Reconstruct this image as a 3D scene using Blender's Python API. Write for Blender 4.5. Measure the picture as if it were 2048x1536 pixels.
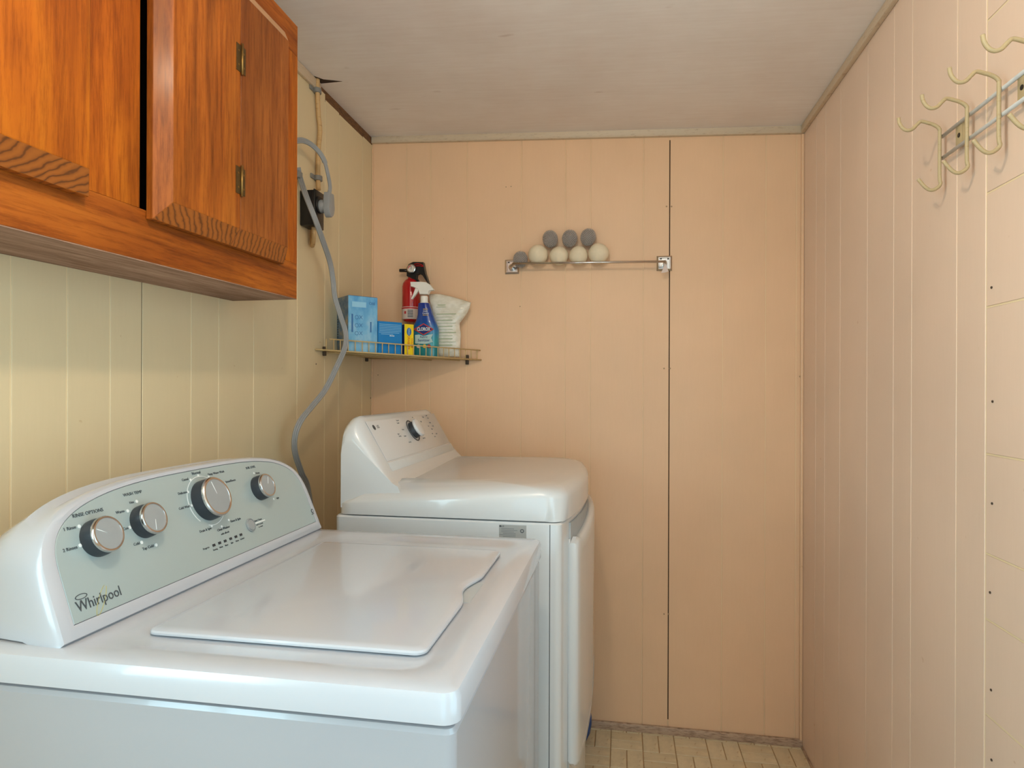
import bpy, bmesh, math, random
from mathutils import Vector, Matrix
random.seed(7)
for o in list(bpy.data.objects): bpy.data.objects.remove(o)
SC = bpy.context.scene
COL = SC.collection
V = Vector
# ------------------------------------------------------------------ camera
F = 1260.0; V0 = 780.0; YAW = math.atan(221/F); H = 1.225; ROLL = math.radians(0.2)
CA, SA = math.cos(YAW), math.sin(YAW)
cam = bpy.data.objects.new('camera', bpy.data.cameras.new('camera'))
COL.objects.link(cam)
cam.data.sensor_width = 36; cam.data.lens = F*36/2048
cam.data.shift_y = (V0-768)/2048
cam.data.clip_start = 0.02
cam.matrix_world = Matrix.Translation((0, 0, H)) @ Matrix.Rotation(YAW, 4, 'Z') @ Matrix.Rotation(math.pi/2, 4, 'X') @ Matrix.Rotation(ROLL, 4, 'Z')
SC.camera = cam
# ------------------------------------------------------------------ light
SC.view_settings.view_transform = 'Standard'
SC.view_settings.look = 'None'
SC.view_settings.gamma = 1.0
SC.view_settings.use_curve_mapping = False
SC.view_settings.exposure = 0.10
LAMP = (-0.18, 0.50, 2.03); LAMP_COL = (1.0, 0.83, 0.61); LAMP_STRENGTH = 330.0
DAY_COL = (0.58, 0.90, 1.0)
w = bpy.data.worlds.new('world'); SC.world = w; w.use_nodes = True
w.node_tree.nodes['Background'].inputs[0].default_value = (0.62, 0.80, 1.0, 1)
w.node_tree.nodes['Background'].inputs[1].default_value = 1.0
# unseen openings, added and placed to fill the room with daylight: (y0, y1, z0, z1) in the left and right walls
FILL_WIN_L = (-0.75, 0.15, 0.80, 1.90); FILL_WIN_R = (-0.15, 0.75, 0.55, 1.95)
FILL_OPEN_F = (-0.45, 0.50, 0.12, 2.0)   # added unglazed opening in the unseen wall behind the camera, for fill light (x0, x1, z0, z1)
def daylight(name, x, win, rz, power):
    al = bpy.data.lights.new(name, 'AREA'); al.shape = 'RECTANGLE'
    al.size = win[1]-win[0]; al.size_y = win[3]-win[2]; al.energy = power; al.color = DAY_COL
    o = bpy.data.objects.new(name, al); COL.objects.link(o)
    o.location = (x, (win[0]+win[1])/2, (win[2]+win[3])/2); o.rotation_euler = (math.pi/2, 0, rz)
daylight('added_left_fill', -0.9592-0.10, FILL_WIN_L, -math.pi/2, 27.0)  # added fill light outside the unseen left opening
daylight('added_right_fill', 0.6134+0.10, FILL_WIN_R, math.pi/2, 10.0)  # added fill light outside the unseen right opening

al = bpy.data.lights.new('added_front_fill', 'AREA'); al.shape = 'RECTANGLE'  # added fill light shining in through the unseen opening behind the camera
al.size = FILL_OPEN_F[1]-FILL_OPEN_F[0]; al.size_y = FILL_OPEN_F[3]-FILL_OPEN_F[2]; al.energy = 8.5; al.color = DAY_COL
o = bpy.data.objects.new('added_front_fill', al); COL.objects.link(o)
o.location = ((FILL_OPEN_F[0]+FILL_OPEN_F[1])/2, -1.25-0.10, (FILL_OPEN_F[2]+FILL_OPEN_F[3])/2); o.rotation_euler = (math.pi/2, 0, 0)

# ------------------------------------------------------------------ pixel helpers (photo pixel -> ray; the distance is given by the surface it touches)
def ray(u, v):
    x = u-1024; y = v-768; c, s = math.cos(ROLL), math.sin(ROLL)
    u2 = 1024+c*x+s*y; v2 = 768-s*x+c*y
    A = (u2-1024)/F; B = (V0-v2)/F
    return V((-SA+A*CA, CA+A*SA, B))
CAM = V((0, 0, H))
def onX(u, v, X): r = ray(u, v); return CAM+r*(X/r.x)
def onY(u, v, Y): r = ray(u, v); return CAM+r*(Y/r.y)
def onZ(u, v, Z): r = ray(u, v); return CAM+r*((Z-H)/r.z)
def onP(u, v, p0, n): r = ray(u, v); return CAM+r*((p0-CAM).dot(n)/r.dot(n))

# ------------------------------------------------------------------ materials
def new_mat(name):
    m = bpy.data.materials.new(name); m.use_nodes = True
    return m, m.node_tree, m.node_tree.nodes['Principled BSDF']
def lin(r, g, b):
    def c(x):
        x /= 255.0
        return x/12.92 if x <= 0.04045 else ((x+0.055)/1.055)**2.4
    return (c(r), c(g), c(b), 1)
def plain(name, rgb, rough=0.5, metal=0.0, coat=0.0, spec=0.5, emit=None, es=0, var=0.04, vscale=30):
    m, t, b = new_mat(name)
    b.inputs['Roughness'].default_value = rough; b.inputs['Metallic'].default_value = metal
    b.inputs['Coat Weight'].default_value = coat; b.inputs['Coat Roughness'].default_value = 0.05
    b.inputs['Specular IOR Level'].default_value = spec
    n = t.nodes.new('ShaderNodeTexNoise'); n.inputs['Scale'].default_value = vscale
    tc = t.nodes.new('ShaderNodeTexCoord'); t.links.new(tc.outputs['Object'], n.inputs['Vector'])
    mx = t.nodes.new('ShaderNodeMix'); mx.data_type = 'RGBA'
    c = lin(*rgb)
    mx.inputs[6].default_value = tuple(x*(1-var) for x in c[:3])+(1,)
    mx.inputs[7].default_value = tuple(min(1, x*(1+var)) for x in c[:3])+(1,)
    t.links.new(n.outputs['Fac'], mx.inputs[0]); t.links.new(mx.outputs[2], b.inputs['Base Color'])
    if emit:
        b.inputs['Emission Color'].default_value = (*emit, 1); b.inputs['Emission Strength'].default_value = es
    return m
def ramp(t, fac, stops):
    r = t.nodes.new('ShaderNodeValToRGB'); e = r.color_ramp.elements
    while len(e) < len(stops): e.new(0.5)
    for k, (p, c) in enumerate(stops): e[k].position = p; e[k].color = c
    t.links.new(fac, r.inputs[0]); return r
def noise(t, vec, scale, detail=4, rough=0.55, dist=0.0):
    n = t.nodes.new('ShaderNodeTexNoise'); n.inputs['Scale'].default_value = scale
    n.inputs['Detail'].default_value = detail; n.inputs['Roughness'].default_value = rough; n.inputs['Distortion'].default_value = dist
    t.links.new(vec, n.inputs['Vector']); return n
def mapping(t, scale, coord='Object', rot=(0, 0, 0), loc=(0, 0, 0)):
    tc = t.nodes.new('ShaderNodeTexCoord'); mp = t.nodes.new('ShaderNodeMapping')
    mp.inputs['Scale'].default_value = scale; mp.inputs['Rotation'].default_value = rot; mp.inputs['Location'].default_value = loc
    t.links.new(tc.outputs[coord], mp.inputs['Vector']); return mp.outputs['Vector']
def mixc(t, fac, a, b, blend='MIX'):
    m = t.nodes.new('ShaderNodeMix'); m.data_type = 'RGBA'; m.blend_type = blend
    for s, x in ((0, fac), (6, a), (7, b)):
        if hasattr(x, 'is_linked') or hasattr(x, 'links'): t.links.new(x, m.inputs[s])
        else: m.inputs[s].default_value = x
    return m.outputs[2]
def bump(t, b, h, strength=0.1, dist=0.002):
    n = t.nodes.new('ShaderNodeBump'); n.inputs['Strength'].default_value = strength; n.inputs['Distance'].default_value = dist
    t.links.new(h, n.inputs['Height']); t.links.new(n.outputs['Normal'], b.inputs['Normal'])

def wall_paint(name, rgb, rough=0.42):
    m, t, b = new_mat(name)
    vec = mapping(t, (1, 1, 1)); vv = mapping(t, (9, 9, 0.7))
    big = noise(t, vec, 2.3, 3); fine = noise(t, vv, 26, 5)
    spots = noise(t, vec, 38, 2)
    c = lin(*rgb)
    r1 = ramp(t, big.outputs['Fac'], [(0.3, tuple(x*0.95 for x in c[:3])+(1,)), (0.7, tuple(min(1, x*1.04) for x in c[:3])+(1,))])
    f = ramp(t, fine.outputs['Fac'], [(0.35, (0.93, 0.92, 0.90, 1)), (0.65, (1, 1, 1, 1))])
    c2 = mixc(t, 0.18, r1.outputs[0], f.outputs[0], 'MULTIPLY')
    s = ramp(t, spots.outputs['Fac'], [(0.76, (1, 1, 1, 1)), (0.80, (0.80, 0.70, 0.58, 1))])
    c3 = mixc(t, 0.6, c2, s.outputs[0], 'MULTIPLY')
    t.links.new(c3, b.inputs['Base Color']); b.inputs['Roughness'].default_value = rough
    b.inputs['Specular IOR Level'].default_value = 0.4
    bump(t, b, fine.outputs['Fac'], 0.05, 0.001)
    return m
M = {}
M['wall'] = wall_paint('cream_panel_paint', (237, 197, 159))
M['wall_l'] = wall_paint('cream_panel_light_cast_l', (224, 204, 166))  # same cream paint, tinted yellower for the light on the left wall
M['wall_r'] = wall_paint('cream_panel_light_cast_r', (235, 207, 185))  # same cream paint, tinted pinker for the light on the right wall
M['groove_b'] = wall_paint('cream_groove_paint_tan', (242, 210, 172), 0.35)
M['groove'] = wall_paint('cream_groove_paint', (240, 218, 178), 0.35)
M['dark_gap'] = plain('dark_gap_wood', (60, 40, 26), 0.9)
M['nail'] = plain('nail_steel', (92, 80, 70), 0.5, 0.6)
M['putty'] = plain('painted_nail_head', (176, 140, 104), 0.5)

def ceiling_paint():
    m, t, b = new_mat('ceiling_paint')
    vec = mapping(t, (1, 1, 1)); st = mapping(t, (1.2, 14, 1))
    streak = noise(t, st, 6, 5, 0.6); big = noise(t, vec, 3.2, 4, 0.6)
    sm = noise(t, mapping(t, (2.2, 6, 1), loc=(0.3, 0.1, 0)), 2.1, 3, 0.6)
    r1 = ramp(t, streak.outputs['Fac'], [(0.3, lin(238, 228, 222)), (0.7, lin(243, 235, 230))])
    r2 = ramp(t, big.outputs['Fac'], [(0.35, (0.91, 0.88, 0.86, 1)), (0.62, (1, 1, 1, 1))])
    c = mixc(t, 0.7, r1.outputs[0], r2.outputs[0], 'MULTIPLY')
    r3 = ramp(t, sm.outputs['Fac'], [(0.69, (1, 1, 1, 1)), (0.76, (0.72, 0.64, 0.60, 1))])
    c = mixc(t, 0.8, c, r3.outputs[0], 'MULTIPLY')
    t.links.new(c, b.inputs['Base Color']); b.inputs['Roughness'].default_value = 0.55
    bump(t, b, streak.outputs['Fac'], 0.05, 0.001)
    return m
M['ceiling'] = ceiling_paint()
def trim_paint(name, a, bcol, thr=0.5):
    m, t, b = new_mat(name)
    n = noise(t, mapping(t, (6, 6, 40)), 7, 5, 0.65)
    r = ramp(t, n.outputs['Fac'], [(thr-0.14, lin(*bcol)), (thr+0.06, lin(*a))])
    t.links.new(r.outputs[0], b.inputs['Base Color']); b.inputs['Roughness'].default_value = 0.5
    bump(t, b, n.outputs['Fac'], 0.2, 0.002)
    return m
M['trim'] = trim_paint('trim_paint_worn', (212, 192, 166), (176, 146, 118), 0.38)
M['raw'] = trim_paint('raw_brown_board', (122, 80, 40), (70, 42, 20), 0.5)
M['base'] = trim_paint('scuffed_baseboard', (192, 164, 140), (140, 112, 92), 0.48)

def tile_mat(name, rgb):
    m, t, b = new_mat(name)
    tc = t.nodes.new('ShaderNodeTexCoord')
    n = noise(t, mapping(t, (1, 1, 1), 'Generated'), 2.0, 4, 0.6)
    oi = t.nodes.new('ShaderNodeObjectInfo')
    c = lin(*rgb)
    r = ramp(t, n.outputs['Fac'], [(0.3, tuple(x*0.84 for x in c[:3])+(1,)), (0.65, c)])
    rr = ramp(t, oi.outputs['Random'], [(0, (0.88, 0.85, 0.8, 1)), (1, (1, 1, 1, 1))])
    cc = mixc(t, 0.8, r.outputs[0], rr.outputs[0], 'MULTIPLY')
    sp = noise(t, tc.outputs['Object'], 90, 3)
    r3 = ramp(t, sp.outputs['Fac'], [(0.64, (1, 1, 1, 1)), (0.72, (0.72, 0.55, 0.36, 1))])
    cc = mixc(t, 0.7, cc, r3.outputs[0], 'MULTIPLY')
    t.links.new(cc, b.inputs['Base Color']); b.inputs['Roughness'].default_value = 0.45
    return m
M['tile'] = tile_mat('vinyl_tile_beige', (234, 216, 182))
M['grout'] = plain('vinyl_joint_brown', (182, 146, 104), 0.7)

def wood(name, light, mid, dark, axis='Z', seed=0.0, scale=1.0, rough=0.32, coat=0.35):
    m, t, b = new_mat(name)
    sc = {'Z': (1, 1, 0.07), 'Y': (1, 0.07, 1), 'X': (0.07, 1, 1)}[axis]
    sc = tuple(s*scale for s in sc)
    vec = mapping(t, sc, loc=(seed, seed*1.7, seed*0.3))
    n1 = noise(t, vec, 9, 6, 0.6, 0.8)
    n2 = noise(t, mapping(t, tuple(s*3.6 for s in sc), loc=(seed*2, seed, 0)), 30, 6, 0.75)
    n3 = noise(t, mapping(t, tuple((s if s > 0.5*scale else s*4) for s in sc), loc=(seed, 0, seed)), 4.5, 3, 0.5)
    r1 = ramp(t, n1.outputs['Fac'], [(0.30, lin(*dark)), (0.47, lin(*mid)), (0.66, lin(*light))])
    r2 = ramp(t, n2.outputs['Fac'], [(0.38, (0.52, 0.42, 0.34, 1)), (0.55, (1, 1, 1, 1))])
    r3 = ramp(t, n3.outputs['Fac'], [(0.36, (0.48, 0.40, 0.34, 1)), (0.60, (1.0, 1.0, 1.0, 1))])
    c = mixc(t, 0.75, r1.outputs[0], r2.outputs[0], 'MULTIPLY')
    c = mixc(t, 0.8, c, r3.outputs[0], 'MULTIPLY')
    t.links.new(c, b.inputs['Base Color']); b.inputs['Roughness'].default_value = rough
    b.inputs['Coat Weight'].default_value = coat; b.inputs['Coat Roughness'].default_value = 0.18
    b.inputs['Specular IOR Level'].default_value = 0.25
    bump(t, b, n2.outputs['Fac'], 0.12, 0.001)
    return m
M['door_gold'] = wood('oak_door_golden', (226, 138, 30), (200, 108, 20), (150, 72, 12), 'Z', 1.3, 1.0, 0.5, 0.05)
M['door_wood'] = wood('oak_door_stain', (212, 128, 44), (186, 102, 32), (136, 74, 24), 'Z', 3.3, 1.3, 0.5, 0.05)
M['door_wood2'] = wood('oak_door_stain_dark', (184, 110, 48), (158, 88, 36), (108, 62, 26), 'Z', 4.1, 1.3, 0.5, 0.05)
M['frame_wood'] = wood('cabinet_frame_stain_upright', (212, 126, 28), (184, 96, 20), (136, 64, 12), 'Z', 7.7, 1.2, 0.5, 0.05)
M['frame_wood_y'] = wood('cabinet_frame_stain_rail', (194, 110, 34), (168, 88, 24), (126, 62, 16), 'Y', 2.9, 1.2, 0.5, 0.05)
M['bottom_wood'] = wood('cabinet_underside_weathered', (200, 168, 148), (174, 140, 120), (124, 94, 78), 'Y', 5.2, 1.0, 0.7, 0.0)
M['inside'] = plain('cabinet_inside_dark', (34, 22, 16), 0.9)
def end_grain():
    m, t, b = new_mat('oak_end_grain')
    vec = mapping(t, (7, 7, 10))
    wv = t.nodes.new('ShaderNodeTexWave'); wv.wave_type = 'RINGS'; wv.inputs['Scale'].default_value = 3.5
    wv.inputs['Distortion'].default_value = 9; wv.inputs['Detail'].default_value = 3; wv.inputs['Detail Scale'].default_value = 0.8
    t.links.new(vec, wv.inputs['Vector'])
    r = ramp(t, wv.outputs['Fac'], [(0.0, lin(112, 60, 20)), (0.22, lin(158, 86, 28)), (1, lin(176, 98, 32))])
    t.links.new(r.outputs[0], b.inputs['Base Color']); b.inputs['Roughness'].default_value = 0.4
    return m
M['end_grain'] = end_grain()
M['dusty'] = plain('dusty_door_top', (196, 150, 108), 0.8, var=0.12, vscale=40)
M['brass'] = plain('aged_brass', (150, 118, 66), 0.4, 0.9, var=0.25, vscale=120)
M['brass_dark'] = plain('aged_brass_dark', (104, 84, 52), 0.5, 0.8, var=0.3, vscale=90)
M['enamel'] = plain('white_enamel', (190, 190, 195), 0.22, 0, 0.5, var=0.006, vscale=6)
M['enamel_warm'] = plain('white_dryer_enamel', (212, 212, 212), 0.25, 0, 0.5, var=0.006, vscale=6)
M['side_shade'] = plain('washer_enamel_shade', (166, 165, 169), 0.25, 0, 0.4, var=0.008, vscale=4)  # same white enamel as the deck, darkened to paint shade on the body
M['fascia'] = plain('silver_grey_fascia', (176, 190, 190), 0.34, 0.25, var=0.015, vscale=8)
M['chrome'] = plain('satin_chrome', (205, 200, 196), 0.22, 1.0)
M['satin'] = plain('satin_silver_cap', (158, 161, 162), 0.4, 0.15)
M['knob_dark'] = plain('knob_black', (46, 50, 56), 0.4)
M['print_dark'] = plain('print_dark_grey', (70, 74, 78), 0.6)
M['print_grey'] = plain('print_grey', (120, 122, 124), 0.6)
M['print_white'] = plain('print_white', (240, 242, 240), 0.5)
M['black'] = plain('black_plastic', (24, 22, 22), 0.35)
M['seam'] = plain('seam_dark_grey', (70, 72, 74), 0.8)  # dark grey for the dryer's panel joint
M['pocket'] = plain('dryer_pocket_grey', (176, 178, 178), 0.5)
M['strip'] = plain('dryer_strip_grey', (212, 214, 214), 0.4)
M['sticker'] = plain('sticker_silver', (176, 174, 170), 0.4, 0.3)
M['cord'] = plain('grey_cord_vinyl', (150, 150, 150), 0.45)
M['clip_grey'] = plain('grey_clip_plastic', (132, 130, 126), 0.5)
M['cable'] = trim_paint('old_cable_sheath', (206, 168, 116), (150, 104, 60), 0.38)
M['shelf_wire'] = plain('cream_coated_wire', (206, 176, 124), 0.4, var=0.1, vscale=60)
M['shelf_clip'] = plain('shelf_clip_brown', (74, 60, 46), 0.6)
M['wool'] = plain('felted_wool', (234, 218, 190), 0.95, spec=0.1, var=0.05, vscale=90)
M['spike'] = plain('grey_rubber', (176, 164, 156), 0.55)
M['spike_core'] = plain('grey_rubber_gap_shade', (142, 132, 125), 0.6)  # ball is one grey; core darkened to paint shade between the spikes
M['rack'] = trim_paint('hook_enamel_worn', (188, 166, 126), (154, 114, 70), 0.36)
M['rack_rail'] = plain('hook_rail_enamel', (206, 204, 200), 0.35)
M['red'] = plain('red_enamel', (188, 14, 22), 0.25, 0, 0.4)
M['glass_gauge'] = plain('gauge_face', (226, 214, 200), 0.2)
M['label_pink'] = plain('label_offwhite', (222, 202, 190), 0.5)
M['label_red'] = plain('label_red', (196, 50, 52), 0.5)
M['box_blue'] = plain('carton_bright_blue', (0, 128, 200), 0.35)
M['box_navy'] = plain('carton_navy', (14, 48, 120), 0.4)
M['yellow'] = plain('carton_yellow', (246, 214, 20), 0.4)
M['print_red'] = plain('print_red', (206, 52, 36), 0.5)
M['white_plastic'] = plain('white_plastic', (244, 238, 228), 0.35)
M['print_green'] = plain('print_pale_green', (176, 186, 150), 0.6)
M['blue_jug'] = plain('blue_plastic', (0, 76, 150), 0.35)
M['tissue'] = plain('tissue_scrap', (226, 206, 196), 0.8)
M['print_blue'] = plain('print_blue', (52, 112, 172), 0.5)
M['print_cyan'] = plain('print_light_blue', (150, 205, 235), 0.5)
M['burst'] = plain('print_pale_teal', (186, 214, 214), 0.35)
M['print_yellow'] = plain('print_gold', (236, 200, 60), 0.5)
M['swirl'] = plain('print_pale_gold', (206, 190, 110), 0.5)
M['porcelain'] = plain('porcelain', (238, 234, 226), 0.3)
M['bulb'] = plain('lit_bulb', (255, 240, 220), 0.4, emit=LAMP_COL, es=LAMP_STRENGTH)
def tall_box_mat():
    m, t, b = new_mat('carton_sky_blue_print')
    n = noise(t, mapping(t, (1, 1, 0.6)), 16, 4, 0.6)
    r = ramp(t, n.outputs['Fac'], [(0.3, lin(58, 140, 204)), (0.52, lin(116, 182, 222)), (0.72, lin(176, 210, 228))])
    t.links.new(r.outputs[0], b.inputs['Base Color']); b.inputs['Roughness'].default_value = 0.35
    return m
M['sky_box'] = tall_box_mat()
def tall_side_mat():
    m, t, b = new_mat('carton_photo_side_print')
    n = noise(t, mapping(t, (1, 1, 1)), 40, 4, 0.6)
    r = ramp(t, n.outputs['Fac'], [(0.3, lin(52, 84, 122)), (0.5, lin(104, 130, 156)), (0.68, lin(176, 160, 134))])
    t.links.new(r.outputs[0], b.inputs['Base Color']); b.inputs['Roughness'].default_value = 0.4
    return m
M['sky_side'] = tall_side_mat()
def bottle_mat():
    m, t, b = new_mat('bottle_blue_teal_sleeve')
    tc = t.nodes.new('ShaderNodeTexCoord'); sx = t.nodes.new('ShaderNodeSeparateXYZ'); t.links.new(tc.outputs['Object'], sx.inputs[0])
    mr = t.nodes.new('ShaderNodeMapRange'); mr.inputs[1].default_value = 0.0; mr.inputs[2].default_value = 0.19
    t.links.new(sx.outputs[2], mr.inputs[0])
    r = ramp(t, mr.outputs[0], [(0.0, lin(10, 128, 140)), (0.30, lin(24, 148, 156)), (0.48, lin(14, 120, 170)), (0.66, lin(16, 76, 158)), (1, lin(24, 52, 140))])
    t.links.new(r.outputs[0], b.inputs['Base Color']); b.inputs['Roughness'].default_value = 0.22
    b.inputs['Coat Weight'].default_value = 0.4
    return m
M['sleeve'] = bottle_mat()
def pouch_mat():
    m, t, b = new_mat('clear_white_pouch_film')
    n = noise(t, mapping(t, (1, 1, 2)), 22, 4)
    r = ramp(t, n.outputs['Fac'], [(0.3, lin(220, 212, 192)), (0.6, lin(240, 235, 222))])
    t.links.new(r.outputs[0], b.inputs['Base Color']); b.inputs['Roughness'].default_value = 0.25
    bump(t, b, n.outputs['Fac'], 0.5, 0.01)
    return m
M['pouch'] = pouch_mat()

# ------------------------------------------------------------------ builders
BASE = {}
def base_of(p): return BASE.get(p.name, V((0, 0, 0))) if p else V((0, 0, 0))
def link(name, me, mat, parent=None, smooth=False):
    o = bpy.data.objects.new(name, me); COL.objects.link(o)
    if mat is not None:
        for x in (mat if isinstance(mat, (list, tuple)) else [mat]): me.materials.append(x)
    if smooth:
        for p in me.polygons: p.use_smooth = True
    if parent:
        o.parent = parent; BASE[o.name] = base_of(parent)
    return o
def thing(name, loc, label, cat, group=None):
    o = bpy.data.objects.new(name, None); COL.objects.link(o); o.location = loc; o.empty_display_size = 0.05
    o['label'] = label; o['category'] = cat
    if group: o['group'] = group
    BASE[o.name] = V(loc); return o
def tag(o, label, cat, group=None):
    o['label'] = label; o['category'] = cat
    if group: o['group'] = group
    return o
def struct(o): o['kind'] = 'structure'; return o
def mesh(name, vs, fs, mat, parent=None, smooth=False, mi=None, base=None):
    b = base if base is not None else base_of(parent)
    me = bpy.data.meshes.new(name)
    me.from_pydata([V(v)-b for v in vs], [], fs); me.validate()
    if mi:
        for p, k in zip(me.polygons, mi): p.material_index = k
    bm = bmesh.new(); bm.from_mesh(me); bmesh.ops.recalc_face_normals(bm, faces=bm.faces); bm.to_mesh(me); bm.free()
    return link(name, me, mat, parent, smooth)
def finish(bm, name, mat, parent, smooth=False, base=None, angle=None):
    b = base if base is not None else base_of(parent)
    bmesh.ops.translate(bm, verts=bm.verts, vec=-b)
    bmesh.ops.recalc_face_normals(bm, faces=bm.faces)
    me = bpy.data.meshes.new(name)
    if angle is not None:
        for f_ in bm.faces: f_.smooth = True
        for e in bm.edges:
            if len(e.link_faces) == 2 and e.calc_face_angle(0) > math.radians(angle): e.smooth = False
    bm.to_mesh(me); bm.free()
    return link(name, me, mat, parent, smooth)
def box(name, lo, hi, mat, parent=None, bev=0.0, seg=2, base=None, frame=None, top=None):
    """axis box lo..hi, or in frame (origin, ex, ey, ez). top: function(x,y)->z for upper verts"""
    bm = bmesh.new(); bmesh.ops.create_cube(bm, size=1)
    for v in bm.verts:
        v.co = V([lo[i] if v.co[i] < 0 else hi[i] for i in range(3)])
    if top:
        for v in bm.verts:
            if abs(v.co.z-hi[2]) < 1e-9: v.co.z = top(v.co.x, v.co.y)
    if bev: bmesh.ops.bevel(bm, geom=bm.edges[:], offset=bev, segments=seg, profile=0.5, affect='EDGES')
    if frame:
        o_, ex, ey, ez = frame
        for v in bm.verts: v.co = o_+ex*v.co.x+ey*v.co.y+ez*v.co.z
    return finish(bm, name, mat, parent, base=base, angle=40 if bev else None)
def loft(name, rings, mat, parent=None, cap=True, smooth=True, closed=True, angle=None, mi=None, base=None):
    bm = bmesh.new(); vr = [[bm.verts.new(p) for p in r] for r in rings]
    n = len(rings[0])
    for a, b in zip(vr, vr[1:]):
        for i in range(n if closed else n-1):
            j = (i+1) % n
            try: bm.faces.new((a[i], a[j], b[j], b[i]))
            except ValueError: pass
    if cap:
        for r in (vr[0], vr[-1]):
            try: bm.faces.new(r)
            except ValueError: pass
    return finish(bm, name, mat, parent, smooth=smooth and angle is None, angle=angle, base=base)
def catmull(pts, n=8):
    P = [V(p) for p in pts]; P = [2*P[0]-P[1]]+P+[2*P[-1]-P[-2]]; out = []
    for i in range(1, len(P)-2):
        for k in range(n):
            t = k/n
            out.append(0.5*((2*P[i])+(P[i+1]-P[i-1])*t+(2*P[i-1]-5*P[i]+4*P[i+1]-P[i+2])*t*t+(3*P[i]-P[i-1]-3*P[i+1]+P[i+2])*t**3))
    out.append(P[-2]); return out
def tube_rings(pts, r, n=8, flat=None):
    """rings of a swept circle (or section list flat [(a,b)])"""
    P = [V(p) for p in pts]; rings = []; up = None
    for i, p in enumerate(P):
        t = (P[min(i+1, len(P)-1)]-P[max(i-1, 0)]).normalized()
        if up is None:
            up = V((0, 0, 1)) if abs(t.z) < 0.9 else V((1, 0, 0))
        s = t.cross(up)
        if s.length < 1e-6: s = t.cross(V((0, 1, 0.1)))
        s.normalize(); up = s.cross(t).normalized()
        rr = r[i] if isinstance(r, (list, tuple)) else r
        if flat: rings.append([p+s*a+up*b for a, b in flat])
        else: rings.append([p+(s*math.cos(2*math.pi*k/n)+up*math.sin(2*math.pi*k/n))*rr for k in range(n)])
    return rings
def tube(name, pts, r, mat, parent=None, n=8, base=None):
    return loft(name, tube_rings(pts, r, n), mat, parent, base=base)
def tubes(name, lst, mat, parent=None, n=6, base=None):
    bm = bmesh.new()
    for pts, r in lst:
        vr = [[bm.verts.new(p) for p in rg] for rg in tube_rings(pts, r, n)]
        for a, b in zip(vr, vr[1:]):
            for i in range(n): bm.faces.new((a[i], a[(i+1) % n], b[(i+1) % n], b[i]))
        bm.faces.new(vr[0]); bm.faces.new(vr[-1])
    return finish(bm, name, mat, parent, smooth=True, base=base)
def lathe(name, prof, c, mat, parent=None, axis=V((0, 0, 1)), n=32, angle=35, ref=None, base=None):
    """prof [(r, h)] about axis through c"""
    ax = V(axis).normalized(); e1 = (ref or (V((1, 0, 0)) if abs(ax.x) < 0.9 else V((0, 1, 0))))
    e1 = (e1-ax*e1.dot(ax)).normalized(); e2 = ax.cross(e1)
    rings = [[V(c)+ax*h+(e1*math.cos(2*math.pi*k/n)+e2*math.sin(2*math.pi*k/n))*max(r, 1e-5) for k in range(n)] for r, h in prof]
    return loft(name, rings, mat, parent, angle=angle, base=base)
def prism(name, poly, d, mat, parent=None, bev=0.0, angle=None, base=None):
    """poly: list of 3D points (planar), extruded by vector d"""
    d = V(d); rings = [[V(p) for p in poly], [V(p)+d for p in poly]]
    bm = bmesh.new(); a = [bm.verts.new(p) for p in rings[0]]; b = [bm.verts.new(p) for p in rings[1]]
    n = len(a)
    for i in range(n): bm.faces.new((a[i], a[(i+1) % n], b[(i+1) % n], b[i]))
    f0 = bm.faces.new(a); f1 = bm.faces.new(b)
    if bev:
        ed = list(set(f0.edges[:]+f1.edges[:]))
        bmesh.ops.bevel(bm, geom=ed, offset=bev, segments=2, profile=0.5, affect='EDGES')
    return finish(bm, name, mat, parent, angle=angle, base=base)
def lettering(name, s, size, mat, parent, o, ex, ey, align='CENTER', th=0.0003, sx=1.0, bold=0.0):
    cu = bpy.data.curves.new(name, 'FONT'); cu.body = s; cu.size = size; cu.align_x = align; cu.align_y = 'CENTER'; cu.extrude = th; cu.resolution_u = 2; cu.offset = bold
    tmp = bpy.data.objects.new(name+'_src', cu); COL.objects.link(tmp)
    dg = bpy.context.evaluated_depsgraph_get()
    me = bpy.data.meshes.new_from_object(tmp.evaluated_get(dg))
    bpy.data.objects.remove(tmp); bpy.data.curves.remove(cu)
    ex = V(ex).normalized(); ey = V(ey).normalized(); ez = ex.cross(ey)
    b = base_of(parent)
    for v in me.vertices: v.co = V(o)+ex*v.co.x*sx+ey*v.co.y+ez*v.co.z-b
    me.materials.clear()
    return link(name, me, mat, parent)
def plate(name, o, ex, ey, w_, h_, mat, parent, th=0.0005, off=0.0):
    ex = V(ex).normalized(); ey = V(ey).normalized(); ez = ex.cross(ey)
    return box(name, (-w_/2, -h_/2, off), (w_/2, h_/2, off+th), mat, parent, frame=(V(o), ex, ey, ez))
def ring_on(name, o, ex, ey, rx, ry, wd, mat, parent, a0=0, a1=360, th=0.0006, n=48):
    ex = V(ex).normalized(); ey = V(ey).normalized(); ez = ex.cross(ey)
    rings = []
    for k in range(n+1):
        a = math.radians(a0+(a1-a0)*k/n); c, s = math.cos(a), math.sin(a)
        i_ = V(o)+ex*(rx-wd/2)*c+ey*(ry-wd/2)*s; e_ = V(o)+ex*(rx+wd/2)*c+ey*(ry+wd/2)*s
        rings.append([i_, e_, e_+ez*th, i_+ez*th])
    return loft(name, rings, mat, parent, cap=abs(a1-a0) < 359, smooth=False)
def disc(name, o, ez, r, th, mat, parent, n=20, bev=0.0):
    pr = [(0, 0), (r, 0), (r, th-bev), (r-bev, th), (0, th)] if bev else [(0, 0), (r, 0), (r, th), (0, th)]
    return lathe(name, pr, o, mat, parent, axis=ez, n=n)
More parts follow.
